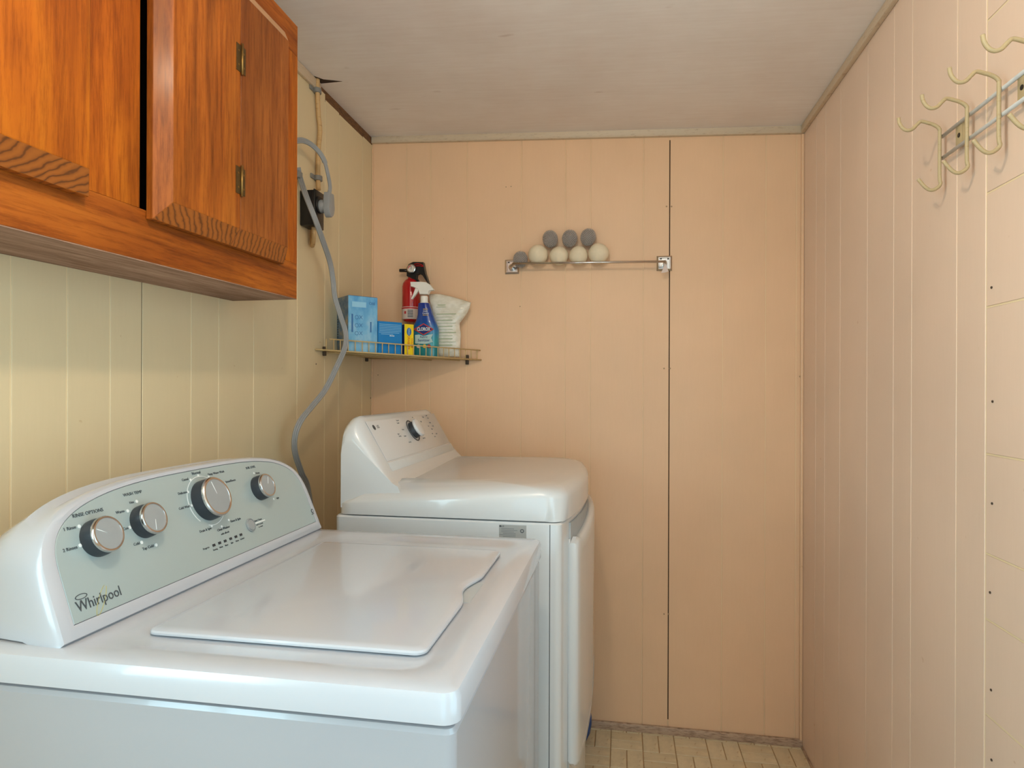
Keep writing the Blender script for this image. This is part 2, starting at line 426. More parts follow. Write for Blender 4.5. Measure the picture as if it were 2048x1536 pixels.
def rrect(x0, x1, y0, y1, r, n=6):
    pts = []
    for cx, cy, a0 in ((x1-r, y1-r, 0), (x0+r, y1-r, 90), (x0+r, y0+r, 180), (x1-r, y0+r, 270)):
        for k in range(n+1):
            a = math.radians(a0+90*k/n); pts.append((cx+r*math.cos(a), cy+r*math.sin(a)))
    return pts

# ------------------------------------------------------------------ room shell
YB = 2.3137; XL = -0.9592; XR = 0.6134; YF = -1.25
ZCL = 2.2007; ZCR = 2.1350
def zc(x): return ZCL+(x-XL)/(XR-XL)*(ZCR-ZCL)
T = 0.009
floor = struct(box('floor', (XL-0.1, YF-0.1, -0.06), (XR+0.1, YB+0.1, -0.003), M['grout']))
wb = struct(box('wall_back', (XL-0.1, YB+0.0013, -0.06), (XR+0.1, YB+0.08, 2.3), M['groove_b'], top=lambda x, y: zc(x)+0.04))
GD = 0.0013
def holed_wall(name, x0, x1, win):
    y0, y1, z0, z1 = win; bm = bmesh.new()
    zt = min(zc(x0), zc(x1))+0.03
    for lo, hi in (((x0, YF, -0.06), (x1, y0, zt)), ((x0, y1, -0.06), (x1, YB+T, zt)), ((x0, y0, -0.06), (x1, y1, z0)), ((x0, y0, z1), (x1, y1, zt))):
        g = bmesh.ops.create_cube(bm, size=1)
        for v in g['verts']: v.co = V([lo[i] if v.co[i] < 0 else hi[i] for i in range(3)])
    return struct(finish(bm, name, M['groove'], None))
wl = holed_wall('wall_left', XL-0.08, XL-GD, FILL_WIN_L)
wr = holed_wall('wall_right', XR+GD, XR+0.08, FILL_WIN_R)
def window_frame(name, x0, x1, win, bars):  # frames for the added side openings
    y0, y1, z0, z1 = win; bm = bmesh.new(); q = 0.04
    L = [((x0, y0, z0), (x1, y0+q, z1)), ((x0, y1-q, z0), (x1, y1, z1)), ((x0, y0+q, z0), (x1, y1-q, z0+q)), ((x0, y0+q, z1-q), (x1, y1-q, z1))]
    for b in bars: L.append(((x0+0.01, y0+q, b-0.012), (x1-0.01, y1-q, b+0.012)))
    for lo, hi in L:
        g = bmesh.ops.create_cube(bm, size=1)
        for v in g['verts']: v.co = V([lo[i] if v.co[i] < 0 else hi[i] for i in range(3)])
    return struct(finish(bm, name, M['trim'], None))
window_frame('added_window_1', XL-0.07, XL-0.02, FILL_WIN_L, (1.40,))
window_frame('added_door_1', XR+0.02, XR+0.07, FILL_WIN_R, (1.0,))
ce = mesh('ceiling', [(XL-0.08, YF, zc(XL-0.08)), (XR+0.08, YF, zc(XR+0.08)), (XR+0.08, YB+0.08, zc(XR+0.08)), (XL-0.08, YB+0.08, zc(XL-0.08)),
                      (XL-0.08, YF, zc(XL-0.08)+0.05), (XR+0.08, YF, zc(XR+0.08)+0.05), (XR+0.08, YB+0.08, zc(XR+0.08)+0.05), (XL-0.08, YB+0.08, zc(XL-0.08)+0.05)],
          [(0, 1, 2, 3), (4, 5, 6, 7), (0, 1, 5, 4), (1, 2, 6, 5), (2, 3, 7, 6), (3, 0, 4, 7)], M['ceiling'])
struct(ce)
bm = bmesh.new()
for lo, hi in (((XL-0.08, YF-0.08, -0.06), (FILL_OPEN_F[0], YF, 2.25)), ((FILL_OPEN_F[1], YF-0.08, -0.06), (XR+0.08, YF, 2.25)), ((FILL_OPEN_F[0], YF-0.08, -0.06), (FILL_OPEN_F[1], YF, FILL_OPEN_F[2])), ((FILL_OPEN_F[0], YF-0.08, FILL_OPEN_F[3]), (FILL_OPEN_F[1], YF, 2.25))):
    g = bmesh.ops.create_cube(bm, size=1)
    for v in g['verts']: v.co = V([lo[i] if v.co[i] < 0 else hi[i] for i in range(3)])
struct(finish(bm, 'wall_front', M['wall'], None))  # unseen wall with an added hole that lets the front fill light in
def plank(parent, lo, hi, top=None): return box('plank', lo, hi, M['wall_l' if parent.name == 'wall_left' else 'wall_r' if parent.name == 'wall_right' else 'wall'], parent, bev=0.0010, seg=1, top=top)
G = 0.0012
def spans(edges, gap=G):
    return [(a+gap, b-gap) for a, b in zip(edges, edges[1:])]
# back wall: upright boards between grooves
gb = [XL]+[onY(u, 700, YB).x for u in (812, 860, 933, 1042, 1130, 1180.6, 1286)]
for a, b in spans(gb): plank(wb, (a, YB, 0), (b, YB+T, 2), top=lambda x, y: zc(x)-0.001)
gs = onY(1338.5, 700, YB).x
plank(wb, (gb[-1]+G, YB, 0), (gs-0.0016, YB+T, 2), top=lambda x, y: zc(x)-0.001)
gb2 = [gs+0.0012-G]+[onY(u, 700, YB).x for u in (1445, 1531, 1592)]+[XR]
for a, b in spans(gb2): plank(wb, (a, YB+0.0004, 0), (b, YB+T, 2), top=lambda x, y: zc(x)-0.001)
box('board_gap', (gs-0.004, YB+0.0009, 0.05), (gs+0.004, YB+0.0016, 2.12), M['dark_gap'], wb)
# left wall boards; the ones past the cable stop short of the ceiling and leave a bare strip
YP = onX(640, 170, XL).y
gl = [YF, -1.03, FILL_WIN_L[0], -0.6, -0.4, -0.2, -0.05, FILL_WIN_L[1], 0.28, 0.46, 0.60, 0.74, 0.85]+[onX(u, 700, XL).y for u in (134, 220, 284, 382, 437, 507, 594, 649, 677, 724)]+[YB-0.001]
for a, b in spans(gl):
    dz = 0.031+random.uniform(-0.003, 0.003) if b > YP+0.03 else 0.001
    if a < YP < b: dz = 0.012
    if FILL_WIN_L[0]-0.01 < a and b < FILL_WIN_L[1]+0.01:
        plank(wl, (XL-T, a, 0), (XL, b, FILL_WIN_L[2])); plank(wl, (XL-T, a, FILL_WIN_L[3]), (XL, b, zc(XL)-dz))
    else: plank(wl, (XL-T, a, 0), (XL, b, 2), top=lambda x, y: zc(XL)-dz)
yc_ = onX(284, 700, XL).y
box('board_gap', (XL-0.0016, yc_-0.0005, 0.9), (XL-0.0010, yc_+0.0005, 1.52), M['dark_gap'], wl)
# right wall boards: upright next to the corner, laid flat nearer the camera
gr = [onX(u, 700, XR).y for u in (1971, 1913, 1823, 1786.6, 1734, 1680, 1650, 1631.6)]+[YB-0.001]
for a, b in spans(gr): plank(wr, (XR, a, 0), (XR+T, b, 2), top=lambda x, y: zc(XR)-0.001)
YS = gr[0]
zs = [0.0, 0.16, 0.33, 0.50]+sorted(onX(1972, v, XR).z for v in (1429, 1238, 1107, 908, 615, 388))+[1.86, zc(XR)-0.001]
for a, b in spans(zs):
    if b < FILL_WIN_R[2] or a > FILL_WIN_R[3]: plank(wr, (XR+0.0006, YF, a), (XR+T, YS-0.0012, b)); continue
    plank(wr, (XR+0.0006, FILL_WIN_R[1], a), (XR+T, YS-0.0012, b)); plank(wr, (XR+0.0006, YF, a), (XR+T, FILL_WIN_R[0], b))
# nails
def nail(parent, p, nrm, r=0.0022, mat='nail'): return disc('nail', V(p)-V(nrm)*0.001, V(nrm), r, 0.0018, M[mat], parent, n=8)
for u, v in ((1983, 575), (1985, 803), (1984, 1007), (1980, 1185), (1982, 1380), (1983, 1520)): nail(wr, onX(u, v, XR), (-1, 0, 0))
for u, v in ((1333, 413), (1343, 413), (1328, 737), (1340, 737), (1328, 1228), (1337, 1228), (1600, 753), (1604, 407)): nail(wb, onY(u, v, YB), (0, -1, 0), 0.003, 'putty')
for u, v in ((1040, 613), (1012, 374), (1022, 373), (756, 750)): nail(wb, onY(u, v, YB), (0, -1, 0), 0.0016)
for u, v in ((632, 728), (741, 796)): nail(wl, onX(u, v, XL), (1, 0, 0), 0.0024)
# trims
tb = box('trim_1', (XL, YB-0.014, 2.1), (XR, YB, 2.2), M['trim'], bev=0.003, top=lambda x, y: zc(x)-0.0005)
for v in tb.data.vertices: v.co.z = v.co.z if v.co.z > 2.115+(0.06 if v.co.x < 0 else 0) else zc(v.co.x)-0.024
struct(tb)
struct(box('trim_2', (XR-0.014, YF, zc(XR)-0.025), (XR, YB-0.015, zc(XR-0.014)-0.0002), M['trim'], bev=0.003, top=lambda x, y: zc(x)-0.0004))
YC = 1.4277
struct(box('trim_3', (XL, YC-0.3, zc(XL)-0.032), (XL+0.011, YP-0.012, zc(XL)-0.001), M['trim'], bev=0.003, top=lambda x, y: zc(x)-0.0006))
struct(box('trim_4', (XL-0.003, YP-0.010, zc(XL)-0.036), (XL-0.0005, YB-0.002, zc(XL)), M['raw'], top=lambda x, y: zc(x)-0.0006))
struct(box('baseboard_back', (XL, YB-0.011, -0.003), (XR, YB, 0.026), M['base'], bev=0.003))
struct(box('baseboard_right', (XR-0.006, YF, -0.003), (XR, YB-0.012, 0.006), M['base'], bev=0.002))
struct(box('trim_5', (XR-0.010, YB-0.010, 0.0), (XR, YB, 2.11), M['wall'], bev=0.003))
struct(box('trim_6', (XL, YB-0.006, 0.0), (XL+0.006, YB, 2.16), M['wall'], bev=0.002))
# floor: basket-weave tiles, near the open floor strip
TL, TW = 0.109, 0.0545
def tile_mesh(lx, ly):
    bm = bmesh.new(); bmesh.ops.create_cube(bm, size=1)
    for v in bm.verts: v.co = V((v.co.x*lx, v.co.y*ly, v.co.z*0.005))
    bmesh.ops.bevel(bm, geom=[e for e in bm.edges if all(v.co.z > 0 for v in e.verts)], offset=0.0012, segments=1, affect='EDGES')
    me = bpy.data.meshes.new('tile'); bm.to_mesh(me); bm.free(); me.materials.append(M['tile']); return me
tm = {}
px_ = onZ(1140+596/4.096, 1420+300/4.096, 0).x; py_ = onZ(1140+700/4.096, 1420+348/4.096, 0).y
gap = 0.0014
for i in range(-4, 8):
    for j in range(-11, 3):
        x0 = px_+i*TL; y0 = py_+j*TL
        for k in range(2):
            if (i+j) % 2: a = (x0, y0+TW*k, x0+TL, y0+TW*(k+1))
            else: a = (x0+TW*k, y0, x0+TW*(k+1), y0+TL)
            xa, ya, xb, yb = a[0]+gap, a[1]+gap, min(a[2]-gap, XR-0.004), min(a[3]-gap, YB-0.009)
            if xb-xa < 0.004 or yb-ya < 0.004 or xb < -0.16: continue
            key = (round(xb-xa, 4), round(yb-ya, 4))
            if key not in tm: tm[key] = tile_mesh(*key)
            o = bpy.data.objects.new('tile', tm[key]); COL.objects.link(o); o.parent = floor; o.location = ((xa+xb)/2, (ya+yb)/2, -0.0025)

# ------------------------------------------------------------------ ceiling lamp above the room centre (out of frame)
lz = zc(LAMP[0])
t = thing('ceiling_lamp', (LAMP[0], LAMP[1], lz), 'bare bulb in a white porcelain holder on the ceiling', 'lamp')
lathe('lampholder', [(0.001, 0.0), (0.055, 0.0), (0.055, -0.012), (0.03, -0.03), (0.024, -0.055), (0.001, -0.055)], (LAMP[0], LAMP[1], lz-0.003), M['porcelain'], t)
lathe('bulb', [(0.001, 0.036), (0.013, 0.033), (0.016, 0.024), (0.026, 0.012), (0.031, -0.004), (0.028, -0.02), (0.016, -0.032), (0.001, -0.036)], (LAMP[0], LAMP[1], lz-0.094), M['bulb'], t, n=16)

# ------------------------------------------------------------------ wall cabinet
XFc = -0.786; CY0, CY1 = 0.30, YC; CZ1 = 2.112
SL = 0.0155
def cz(y): return 1.4462-(CY1-y)*SL
cab = thing('wall_cabinet', (XL, (CY0+CY1)/2, cz(0.86)), 'shallow orange-brown oak wall cabinet with chamfered folding doors above the washer', 'cabinet')
OY0, OY1 = onX(279.5, 350, XFc).y, 1.375
YH0, YH1 = 0.36, 0.815
FT = 0.02
def slab(name, y0, y1, z0, z1, x0, x1, mat, parent, bev=0.001):
    pts = [(x0, y0, z0(y0)), (x0, y1, z0(y1)), (x0, y1, z1(y1)), (x0, y0, z1(y0))]
    return prism(name, pts, (x1-x0, 0, 0), mat, parent, bev=bev)
top_ = lambda y: CZ1
railz = lambda y: cz(y)+0.085
slab('bottom_rail', CY0, CY1, cz, railz, XFc-FT, XFc, M['frame_wood_y'], cab)
slab('top_rail', CY0, CY1, lambda y: CZ1-0.075, top_, XFc-FT, XFc, M['frame_wood_y'], cab)
for a, b in ((CY0, YH0), (YH1, OY0), (OY1, CY1)): slab('stile', a, b, railz, lambda y: CZ1-0.075, XFc-FT, XFc, M['frame_wood'], cab, 0.0006)
slab('side_panel', CY1-0.015, CY1, cz, top_, XL+0.001, XFc-FT, M['frame_wood'], cab)
slab('side_panel', CY0, CY0+0.015, cz, top_, XL+0.001, XFc-FT, M['frame_wood'], cab)
slab('bottom_panel', CY0+0.015, CY1-0.015, lambda y: cz(y)+0.001, lambda y: cz(y)+0.016, XL+0.001, XFc-FT, M['bottom_wood'], cab)
slab('bottom_edge', CY0, CY1, lambda y: cz(y)-0.0015, lambda y: cz(y)+0.0008, XL+0.001, XFc-0.0006, M['bottom_wood'], cab, 0.0)
slab('top_panel', CY0+0.015, CY1-0.015, lambda y: CZ1-0.016, top_, XL+0.001, XFc-FT, M['frame_wood_y'], cab)
slab('back_panel', CY0+0.015, CY1-0.015, lambda y: cz(y)+0.016, lambda y: CZ1-0.016, XL+0.001, XL+0.006, M['inside'], cab)
def leaf(y0, y1, z0, z1, cl, cr, wood_m, parent, edge=0.012, ch=0.022):
    """solid door leaf with 45 degree chamfers on top, bottom and (cl/cr) its sides"""
    x0 = XFc+0.001
    a, b = y0, y1; ia = y0+(ch if cl else 0); ib = y1-(ch if cr else 0)
    P = lambda x, y, z: (x, y, z)
    R0 = [P(x0, a, z0(a)), P(x0, b, z0(b)), P(x0, b, z1), P(x0, a, z1)]
    R1 = [P(x0+edge, a, z0(a)), P(x0+edge, b, z0(b)), P(x0+edge, b, z1), P(x0+edge, a, z1)]
    R2 = [P(x0+edge+ch, ia, z0(ia)+ch*1.5), P(x0+edge+ch, ib, z0(ib)+ch*1.5), P(x0+edge+ch, ib, z1-ch*1.6), P(x0+edge+ch, ia, z1-ch*1.6)]
    vs = R0+R1+R2; fs = []; mi = []
    for k in (0, 4):
        for i in range(4):
            j = (i+1) % 4; fs.append((k+i, k+j, k+4+j, k+4+i)); mi.append(1 if i == 0 else 2 if i == 2 else 0)
    fs += [(0, 1, 2, 3), (8, 9, 10, 11)]; mi += [0, 0]
    b_ = base_of(parent); me = bpy.data.meshes.new('door_leaf')
    me.from_pydata([V(v)-b_ for v in vs], [], fs)
    for p, k in zip(me.polygons, mi): p.material_index = k
    bm = bmesh.new(); bm.from_mesh(me); bmesh.ops.recalc_face_normals(bm, faces=bm.faces)
    bmesh.ops.bevel(bm, geom=bm.edges[:], offset=0.0008, segments=1, affect='EDGES'); bm.to_mesh(me); bm.free()
    return link('door_leaf', me, [wood_m, M['end_grain'], M['dusty']], parent)
def door_z(y): return cz(y)+0.070
ZT = 2.052
XD = XFc+0.001+0.012+0.022
yl = onX(292, 430, XFc+0.001).y; yr = onX(568, 530, XFc+0.013).y
ym = onX(481, 420, XD).y
yr2 = onX(178, 392, XFc+0.013).y
lf1 = leaf(yl, ym-0.0006, door_z, ZT, True, False, M['door_wood'], cab)
lf2 = leaf(ym+0.0006, yr, door_z, ZT, False, True, M['door_wood2'], cab)
lf3 = leaf(yr2-0.46, yr2-0.30, door_z, ZT, True, False, M['door_wood2'], cab)
lf4 = leaf(yr2-0.2985, yr2, door_z, ZT, False, True, M['door_gold'], cab)
for o in (lf1, lf2, lf3, lf4): pass
def hinge(vc, parent, y=ym, z=None):
    zc_ = onX(482, vc, XD).z if z is None else z
    h = 0.031
    box('hinge', (XD, y-0.016, zc_-h*0.86), (XD+0.0012, y-0.001, zc_+h*0.86), M['brass_dark'], parent)
    box('hinge', (XD, y+0.001, zc_-h*0.86), (XD+0.0012, y+0.014, zc_+h*0.86), M['brass_dark'], parent)
    tube('hinge_pin', [(XD+0.003, y, zc_-h), (XD+0.003, y, zc_+h)], 0.0026, M['brass'], parent)
    for dy in (-0.009, 0.008):
        for dz in (-0.014, 0.014): disc('hinge_screw', (XD+0.001, y+dy, zc_+dz), V((1, 0, 0)), 0.0022, 0.0008, M['brass'], parent, n=8)
hinge(119, lf2); hinge(363, lf2)
hinge(0, lf4, yr2-0.2993, 1.63); hinge(0, lf4, yr2-0.2993, 1.95)

# ------------------------------------------------------------------ washer
WX0, WX1, WY0, WY1 = -0.842, -0.165, 0.6245, 1.3115; ZD = 0.915; ZSm = 0.876
wa = thing('washing_machine', ((WX0+WX1)/2, (WY0+WY1)/2, 0), 'white top-load washing machine with silver-grey four-knob control panel', 'washing machine')
def ringz(pts, z): return [V((x, y, z)) for x, y in pts]
def rings_profile(x0, x1, y0, y1, r, prof):
    out = []
    for ins, z in prof: out.append(ringz(rrect(x0+ins, x1-ins, y0+ins, y1-ins, max(r-ins, 0.004)), z))
    return out
loft('cabinet_body', rings_profile(WX0, WX1-0.004, WY0+0.004, WY1-0.004, 0.012, [(0.004, 0.02), (0.0, 0.024), (0.0, ZSm-0.008), (0.003, ZSm-0.003), (0.008, ZSm-0.001)]), M['side_shade'], wa, angle=30)
for fx in (WX0+0.06, WX1-0.06):
    for fy in (WY0+0.06, WY1-0.06): lathe('foot', [(0.001, 0), (0.022, 0), (0.022, 0.012), (0.01, 0.014), (0.01, 0.03)], (fx, fy, -0.0), M['black'], wa, n=12)
# top deck with a recessed lid well
RX0, RX1, RY0, RY1 = -0.600, -0.230, 0.690, 1.245
outer = [(0.006, ZSm+0.0005), (0.0, ZSm+0.004), (0.0, ZD-0.010), (0.003, ZD-0.003), (0.010, ZD)]
rg = rings_profile(WX0, WX1, WY0, WY1, 0.018, outer)
inner = [(-0.012, ZD), (0.0, ZD-0.0015), (0.010, ZD-0.0045), (0.030, ZD-0.0055)]
rg += [ringz(rrect(RX0+i-0.012, RX1-i+0.025, RY0+i-0.02, RY1-i+0.022, 0.045), z) for i, z in inner]
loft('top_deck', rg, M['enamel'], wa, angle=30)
# lid: flat panel with soft edges and a finger notch in its front edge
LX0, LX1, LY0, LY1 = -0.603, -0.236, 0.709, 1.232
c1 = onZ(302, 1262, ZD); c2 = onZ(848, 1312, ZD); c3 = onZ(1002, 1103, ZD); c4 = onZ(640, 1085, ZD)
LX0, LX1, LY0, LY1 = (c1.x+c4.x)/2+0.0, (c2.x+c3.x)/2, (c1.y+c2.y)/2, (c3.y+c4.y)/2
nA, nB = onZ(947, 1200, ZD).y, onZ(968, 1160, ZD).y
nm = (nA+nB)/2; nh = max(0.04, (nB-nA)/2)
def lid_outline(ins):
    pts = rrect(LX0+ins, LX1-ins, LY0+ins, LY1-ins, 0.014-min(ins, 0.008), 5)
    # insert notch points along x = LX1-ins between the last (bottom right) and first (top right) corner
    extra = []
    for k in range(13):
        a = -1+2*k/12; d = 0.014*(0.5+0.5*math.cos(math.pi*a))
        extra.append((LX1-ins-d, nm+a*nh*1.5))
    return pts+extra
loft('lid', [ringz(lid_outline(i), z) for i, z in ((0.005, ZD-0.0050), (0.004, ZD-0.0035), (0.0, ZD-0.0025), (0.0, ZD+0.000), (0.0015, ZD+0.002), (0.005, ZD+0.0034), (0.012, ZD+0.0039))], M['enamel'], wa, angle=30)
box('recess_shade_plate', (LX1-0.016, nm-nh, ZD-0.0056), (LX1+0.006, nm+nh, ZD-0.0046), M['pocket'], wa, bev=0.0)  # thin grey plate, paints the shade of a deeper finger recess
# console
KX = -0.652; KY0, KY1 = 0.6465, 1.3055; KZ = 0.917; KC = (KY0+KY1)/2; KW = (KY1-KY0)/2
P0 = V((KX, KC, KZ)); KU = V((-0.068, 0, 0.172)).normalized(); KN = V((KU.z, 0, -KU.x)); KR = V((0, 1, 0))
KH = 0.194
def arch(s=0.0, sw=0.0, bottom=0.0):
    """console front outline in panel coordinates (r along width, h up the face); s insets"""
    pts = []; n = 40; W = KW-s-sw; Hh = KH-s
    pts.append((-W, bottom)); 
    for k in range(n+1):
        a = math.pi*(1-k/n)
        c, s_ = math.cos(a), math.sin(a)
        x = math.copysign(abs(c)**0.62, c)*W; y = (abs(s_)**0.62)
        hh = bottom+0.35*(Hh-bottom)+(Hh-bottom)*0.65*y
        lean = 1-0.018*(hh/Hh)
        pts.append((x*lean, hh))
    pts.append((W, bottom)); return pts
def on_face(r, h, off=0.0): return P0+KR*r+KU*h+KN*off
con = loft('console', [
    [on_face(r, h, -0.004) for r, h in arch(0.0115, 0.009, 0.020)],
    [on_face(r, h, -0.0005) for r, h in arch(0.0110, 0.009, 0.0195)],
    [on_face(r, h, 0.0) for r, h in arch(0.0060, 0.006, 0.010)],
    [on_face(r, h, -0.003) for r, h in arch(0.003, bottom=0.003)],
    [on_face(r, h, -0.010) for r, h in arch(0.0, bottom=0.0)],
    [on_face(r, h, -0.030)+V((0, 0, 0.006*0)) for r, h in arch(0.0, bottom=0.0)],
    [V((-0.716-0.05*h/KH, KC+r, KZ+h*KU.z*0.985)) for r, h in arch(0.004)],
    [V((-0.78-0.02*h/KH, KC+r, KZ+h*KU.z*0.88)) for r, h in arch(0.012)],
    [V((-0.832, KC+r, KZ+h*KU.z*0.70)) for r, h in arch(0.028)],
    [V((-0.838, KC+r, KZ+h*KU.z*0.62)) for r, h in arch(0.045)]], M['enamel'], wa, angle=35)
pan = loft('control_panel', [[on_face(r, h, o_) for r, h in arch(i, 0.009, 0.0205)] for i, o_ in ((0.0120, -0.0035), (0.0120, -0.0012), (0.0125, -0.0009))], M['fascia'], wa, smooth=False)
def face_pt(u, v, off=0.0): return onP(u, v, P0+KN*off, KN)
PO = -0.0008
def knob(u, v, r, ang, h=0.019):
    r *= 0.94
    c = face_pt(u, v, h); c = c-KN*h
    b = lathe('knob', [(0.001, -0.001), (r*1.03, -0.001), (r*1.03, h*0.25), (r*0.97, h*0.9), (r*0.9, h)], c, M['knob_dark'], wa, axis=KN, n=40)
    lathe('knob_rim', [(r*0.86, h-0.001), (r*1.0, h-0.003), (r*1.0, h), (r*0.95, h+0.002), (r*0.87, h+0.0018), (r*0.85, h+0.0005)], c, M['chrome'], b, axis=KN, n=40)
    lathe('knob_cap', [(0.001, h-0.001), (r*0.87, h-0.001), (r*0.87, h+0.0008), (0.001, h+0.0014)], c, M['satin'], b, axis=KN, n=40)
    d = KR*math.cos(ang)+KU*math.sin(ang)
    p = c+KN*(h+0.0011)
    tube('pointer_line', [p+d*r*0.12, p+d*r*0.78], 0.0006, M['print_white'], b, n=4)
    return c
k1 = knob(217, 1067, 0.0265, math.radians(150))
k2 = knob(309, 1035, 0.0255, math.radians(255))
k3 = knob(435, 992, 0.0365, math.radians(100), 0.022)
k4 = knob(535, 970, 0.0250, math.radians(60))
def word(s, u, v, size, mat='print_dark', align='CENTER', sx=1.0):
    lettering('lettering', s, size*0.56, M[mat], pan, face_pt(u, v, PO)+KN*0.0004, KR, KU, align, 0.0002, sx)
def dot(u, v, r=0.0025): disc('dial_mark', face_pt(u, v, PO), KN, r, 0.0006, M['print_white'], pan, n=12)
word('RINSE OPTIONS', 176, 1026, 0.0125); word('WASH TEMP', 265, 987, 0.0115)
word('1 Rinse', 139, 1057, 0.0115); word('2 Rinses', 140, 1098, 0.0115)
word('Hot', 263, 1005, 0.0095); word('Warm', 240, 1024, 0.0105); word('Cool', 252, 1057, 0.0105); word('Cold', 273, 1088, 0.0105); word('Tap Cold', 296, 1095, 0.0105)
for u, v in ((158, 1053), (160, 1091), (273, 1003), (255, 1022), (259, 1055), (283, 1085), (312, 1090)): dot(u, v)
word('Normal', 392, 946, 0.0125); word('Casual', 370, 959, 0.0105); word('Delicates', 365, 986, 0.0105); word('Cold Wash', 369, 1015, 0.0105)
word('Deep Water Wash', 432, 946, 0.0105); word('Bulky Items/Sheets', 456, 963, 0.0105)
word('Drain & Spin', 411, 1060, 0.0105); word('Clean Washer', 447, 1057, 0.0105); word('with affresh', 450, 1066, 0.0085); word('Rinse & Spin', 471, 1040, 0.0105)
for u, v in ((396, 951), (417, 953), (381, 960), (376, 984), (383, 1011), (423, 1052), (443, 1053), (457, 1040), (449, 966)): dot(u, v, 0.0022)
ring_on('dial_ring', k3+KN*(PO), KR, KU, 0.0435, 0.0435, 0.0011, M['print_white'], pan, -35, 75, th=0.0005)
ring_on('dial_ring', k3+KN*(PO), KR, KU, 0.0435, 0.0435, 0.0011, M['print_white'], pan, 75, 225, th=0.0005)
ring_on('dial_ring', k3+KN*(PO), KR, KU, 0.0435, 0.0435, 0.0011, M['print_white'], pan, 250, 325, th=0.0005)
word('SOIL LEVEL', 501, 935, 0.0115); word('Heavy', 515, 946, 0.009); word('Light', 555, 996, 0.009)
dot(507.5, 946.5, 0.0022); dot(547, 998, 0.0022)
bc = face_pt(500.5, 1050.5, PO)
bt = lathe('start_button', [(0.001, 0), (0.0125, 0), (0.0125, 0.0025), (0.0115, 0.003), (0.0110, 0.0015), (0.010, 0.0015), (0.009, 0.003), (0.001, 0.0036)], bc, M['satin'], wa, axis=KN, n=28)
word('Start / Pause', 516, 1040, 0.0085); word('hold 3 seconds', 519, 1048, 0.0065); word('to cancel', 521, 1053, 0.0065)
plate('dial_mark', face_pt(519, 1043.6, PO), KR, KU, 0.036, 0.002, M['print_white'], pan)
for k, (u, v, s) in enumerate(((427.5, 1090.5, 'Sensing'), (439, 1086, 'Wash'), (450, 1082, 'Rinse'), (461, 1077.5, 'Spin'), (471.5, 1073.5, 'Done'), (481.5, 1069.5, 'Locked'))):
    p = face_pt(u, v, PO)
    plate('indicator_light', p, KR, KU, 0.0066, 0.0042, M['knob_dark'], pan, th=0.0008)
    lettering('lettering', s, 0.0038, M['print_dark'], pan, p-KU*0.0075+KN*0.0004, KR, KU)
word('Progress', 412, 1096.5, 0.008)
# brand mark
wo = face_pt(199, 1198, PO)+KN*0.0004
lettering('brand_lettering', 'Whirlpool', 0.0195, M['print_dark'], pan, wo, KR, KU, 'CENTER', 0.0002, 0.86)
ring_on('brand_oval', face_pt(162, 1193, PO), KR, KU, 0.0085, 0.0030, 0.0009, M['print_dark'], pan)
ring_on('brand_swirl', face_pt(203, 1200, PO), (KR*0.75+KU), (KU*0.75-KR), 0.021, 0.0045, 0.0004, M['swirl'], pan, 20, 340)
ring_on('maker_mark', face_pt(624.5, 1022, PO), KR, KU, 0.0038, 0.0038, 0.0018, M['print_dark'], pan, n=16)
plate('maker_mark', face_pt(626.5, 1027.5, PO), KR, KU, 0.013, 0.0016, M['print_dark'], pan)

# ------------------------------------------------------------------ dryer
DYN, DYF = 1.438, 2.124; DXR, DXF = -0.690, -0.1386; DZS = 0.920; BOW = 0.037
DC = (DYN+DYF)/2; DW = (DYF-DYN)/2
dr = thing('clothes_dryer', ((DXR+DXF)/2, DC, 0), 'white clothes dryer with bowed front and slanted console in the corner', 'dryer')
def dry_outline(ins, r=0.03, bow=BOW, n=6, front=0.0, m=22):
    x0 = DXR+ins; x1 = DXF-ins+front; y0 = DYN+ins; y1 = DYF-ins; r = max(r-ins*0.3, 0.006); pts = []
    base = rrect(x0, x1, y0, y1, r, n)
    N = len(base); q = N//4
    # base order: (x1,y1) corner, (x0,y1), (x0,y0), (x1,y0); front edge joins last corner to first
    pts = list(base)
    ya, yb = base[-1][1], base[0][1]
    for k in range(1, m): pts.append((x1, ya+(yb-ya)*k/m))
    hw = (y1-y0)/2
    return [(x+bow*max(0.0, 1-((y-DC)/hw)**2)*min(1.0, max(0.0, (x-(x1-0.12))/0.12)), y) for x, y in pts]
body = loft('cabinet_body', [ringz(dry_outline(i, 0.014), z) for i, z in ((0.004, 0.02), (0.0, 0.026), (0.0, DZS-0.005), (0.004, DZS-0.001))], M['enamel_warm'], dr, angle=30)
for fx in (DXR+0.06, DXF-0.06):
    for fy in (DYN+0.06, DYF-0.06): lathe('foot', [(0.001, 0), (0.02, 0), (0.02, 0.012), (0.01, 0.014), (0.01, 0.03)], (fx, fy, 0), M['black'], dr, n=12)
def sstep(x): x = max(0.0, min(1.0, x)); return x*x*(3-2*x)
CROWN = 1.003
def crown(x, f_):
    lo = 0.958
    top = lo+(CROWN-lo)*sstep((x-DXR-0.01)/0.15)
    return DZS+0.001+(top-DZS-0.001)*f_
lid_rings = [ringz(dry_outline(0.004, 0.03, front=0.006), DZS+0.0008)]
for ins, f_ in ((0.0, 0.03), (0.0, 0.64), (0.0015, 0.74), (0.005, 0.83), (0.011, 0.905), (0.021, 0.96), (0.040, 0.988), (0.075, 1.0)):
    lid_rings.append([V((x, y, crown(x, f_))) for x, y in dry_outline(ins, 0.045+ins*1.2, front=0.006-0.5*ins)])
loft('top_lid', lid_rings, M['enamel_warm'], dr, angle=40)
# seam line on side between front panel and side panel
box('panel_seam', (-0.1635, DYN-0.0006, 0.03), (-0.1620, DYN+0.002, DZS-0.004), M['seam'], dr)
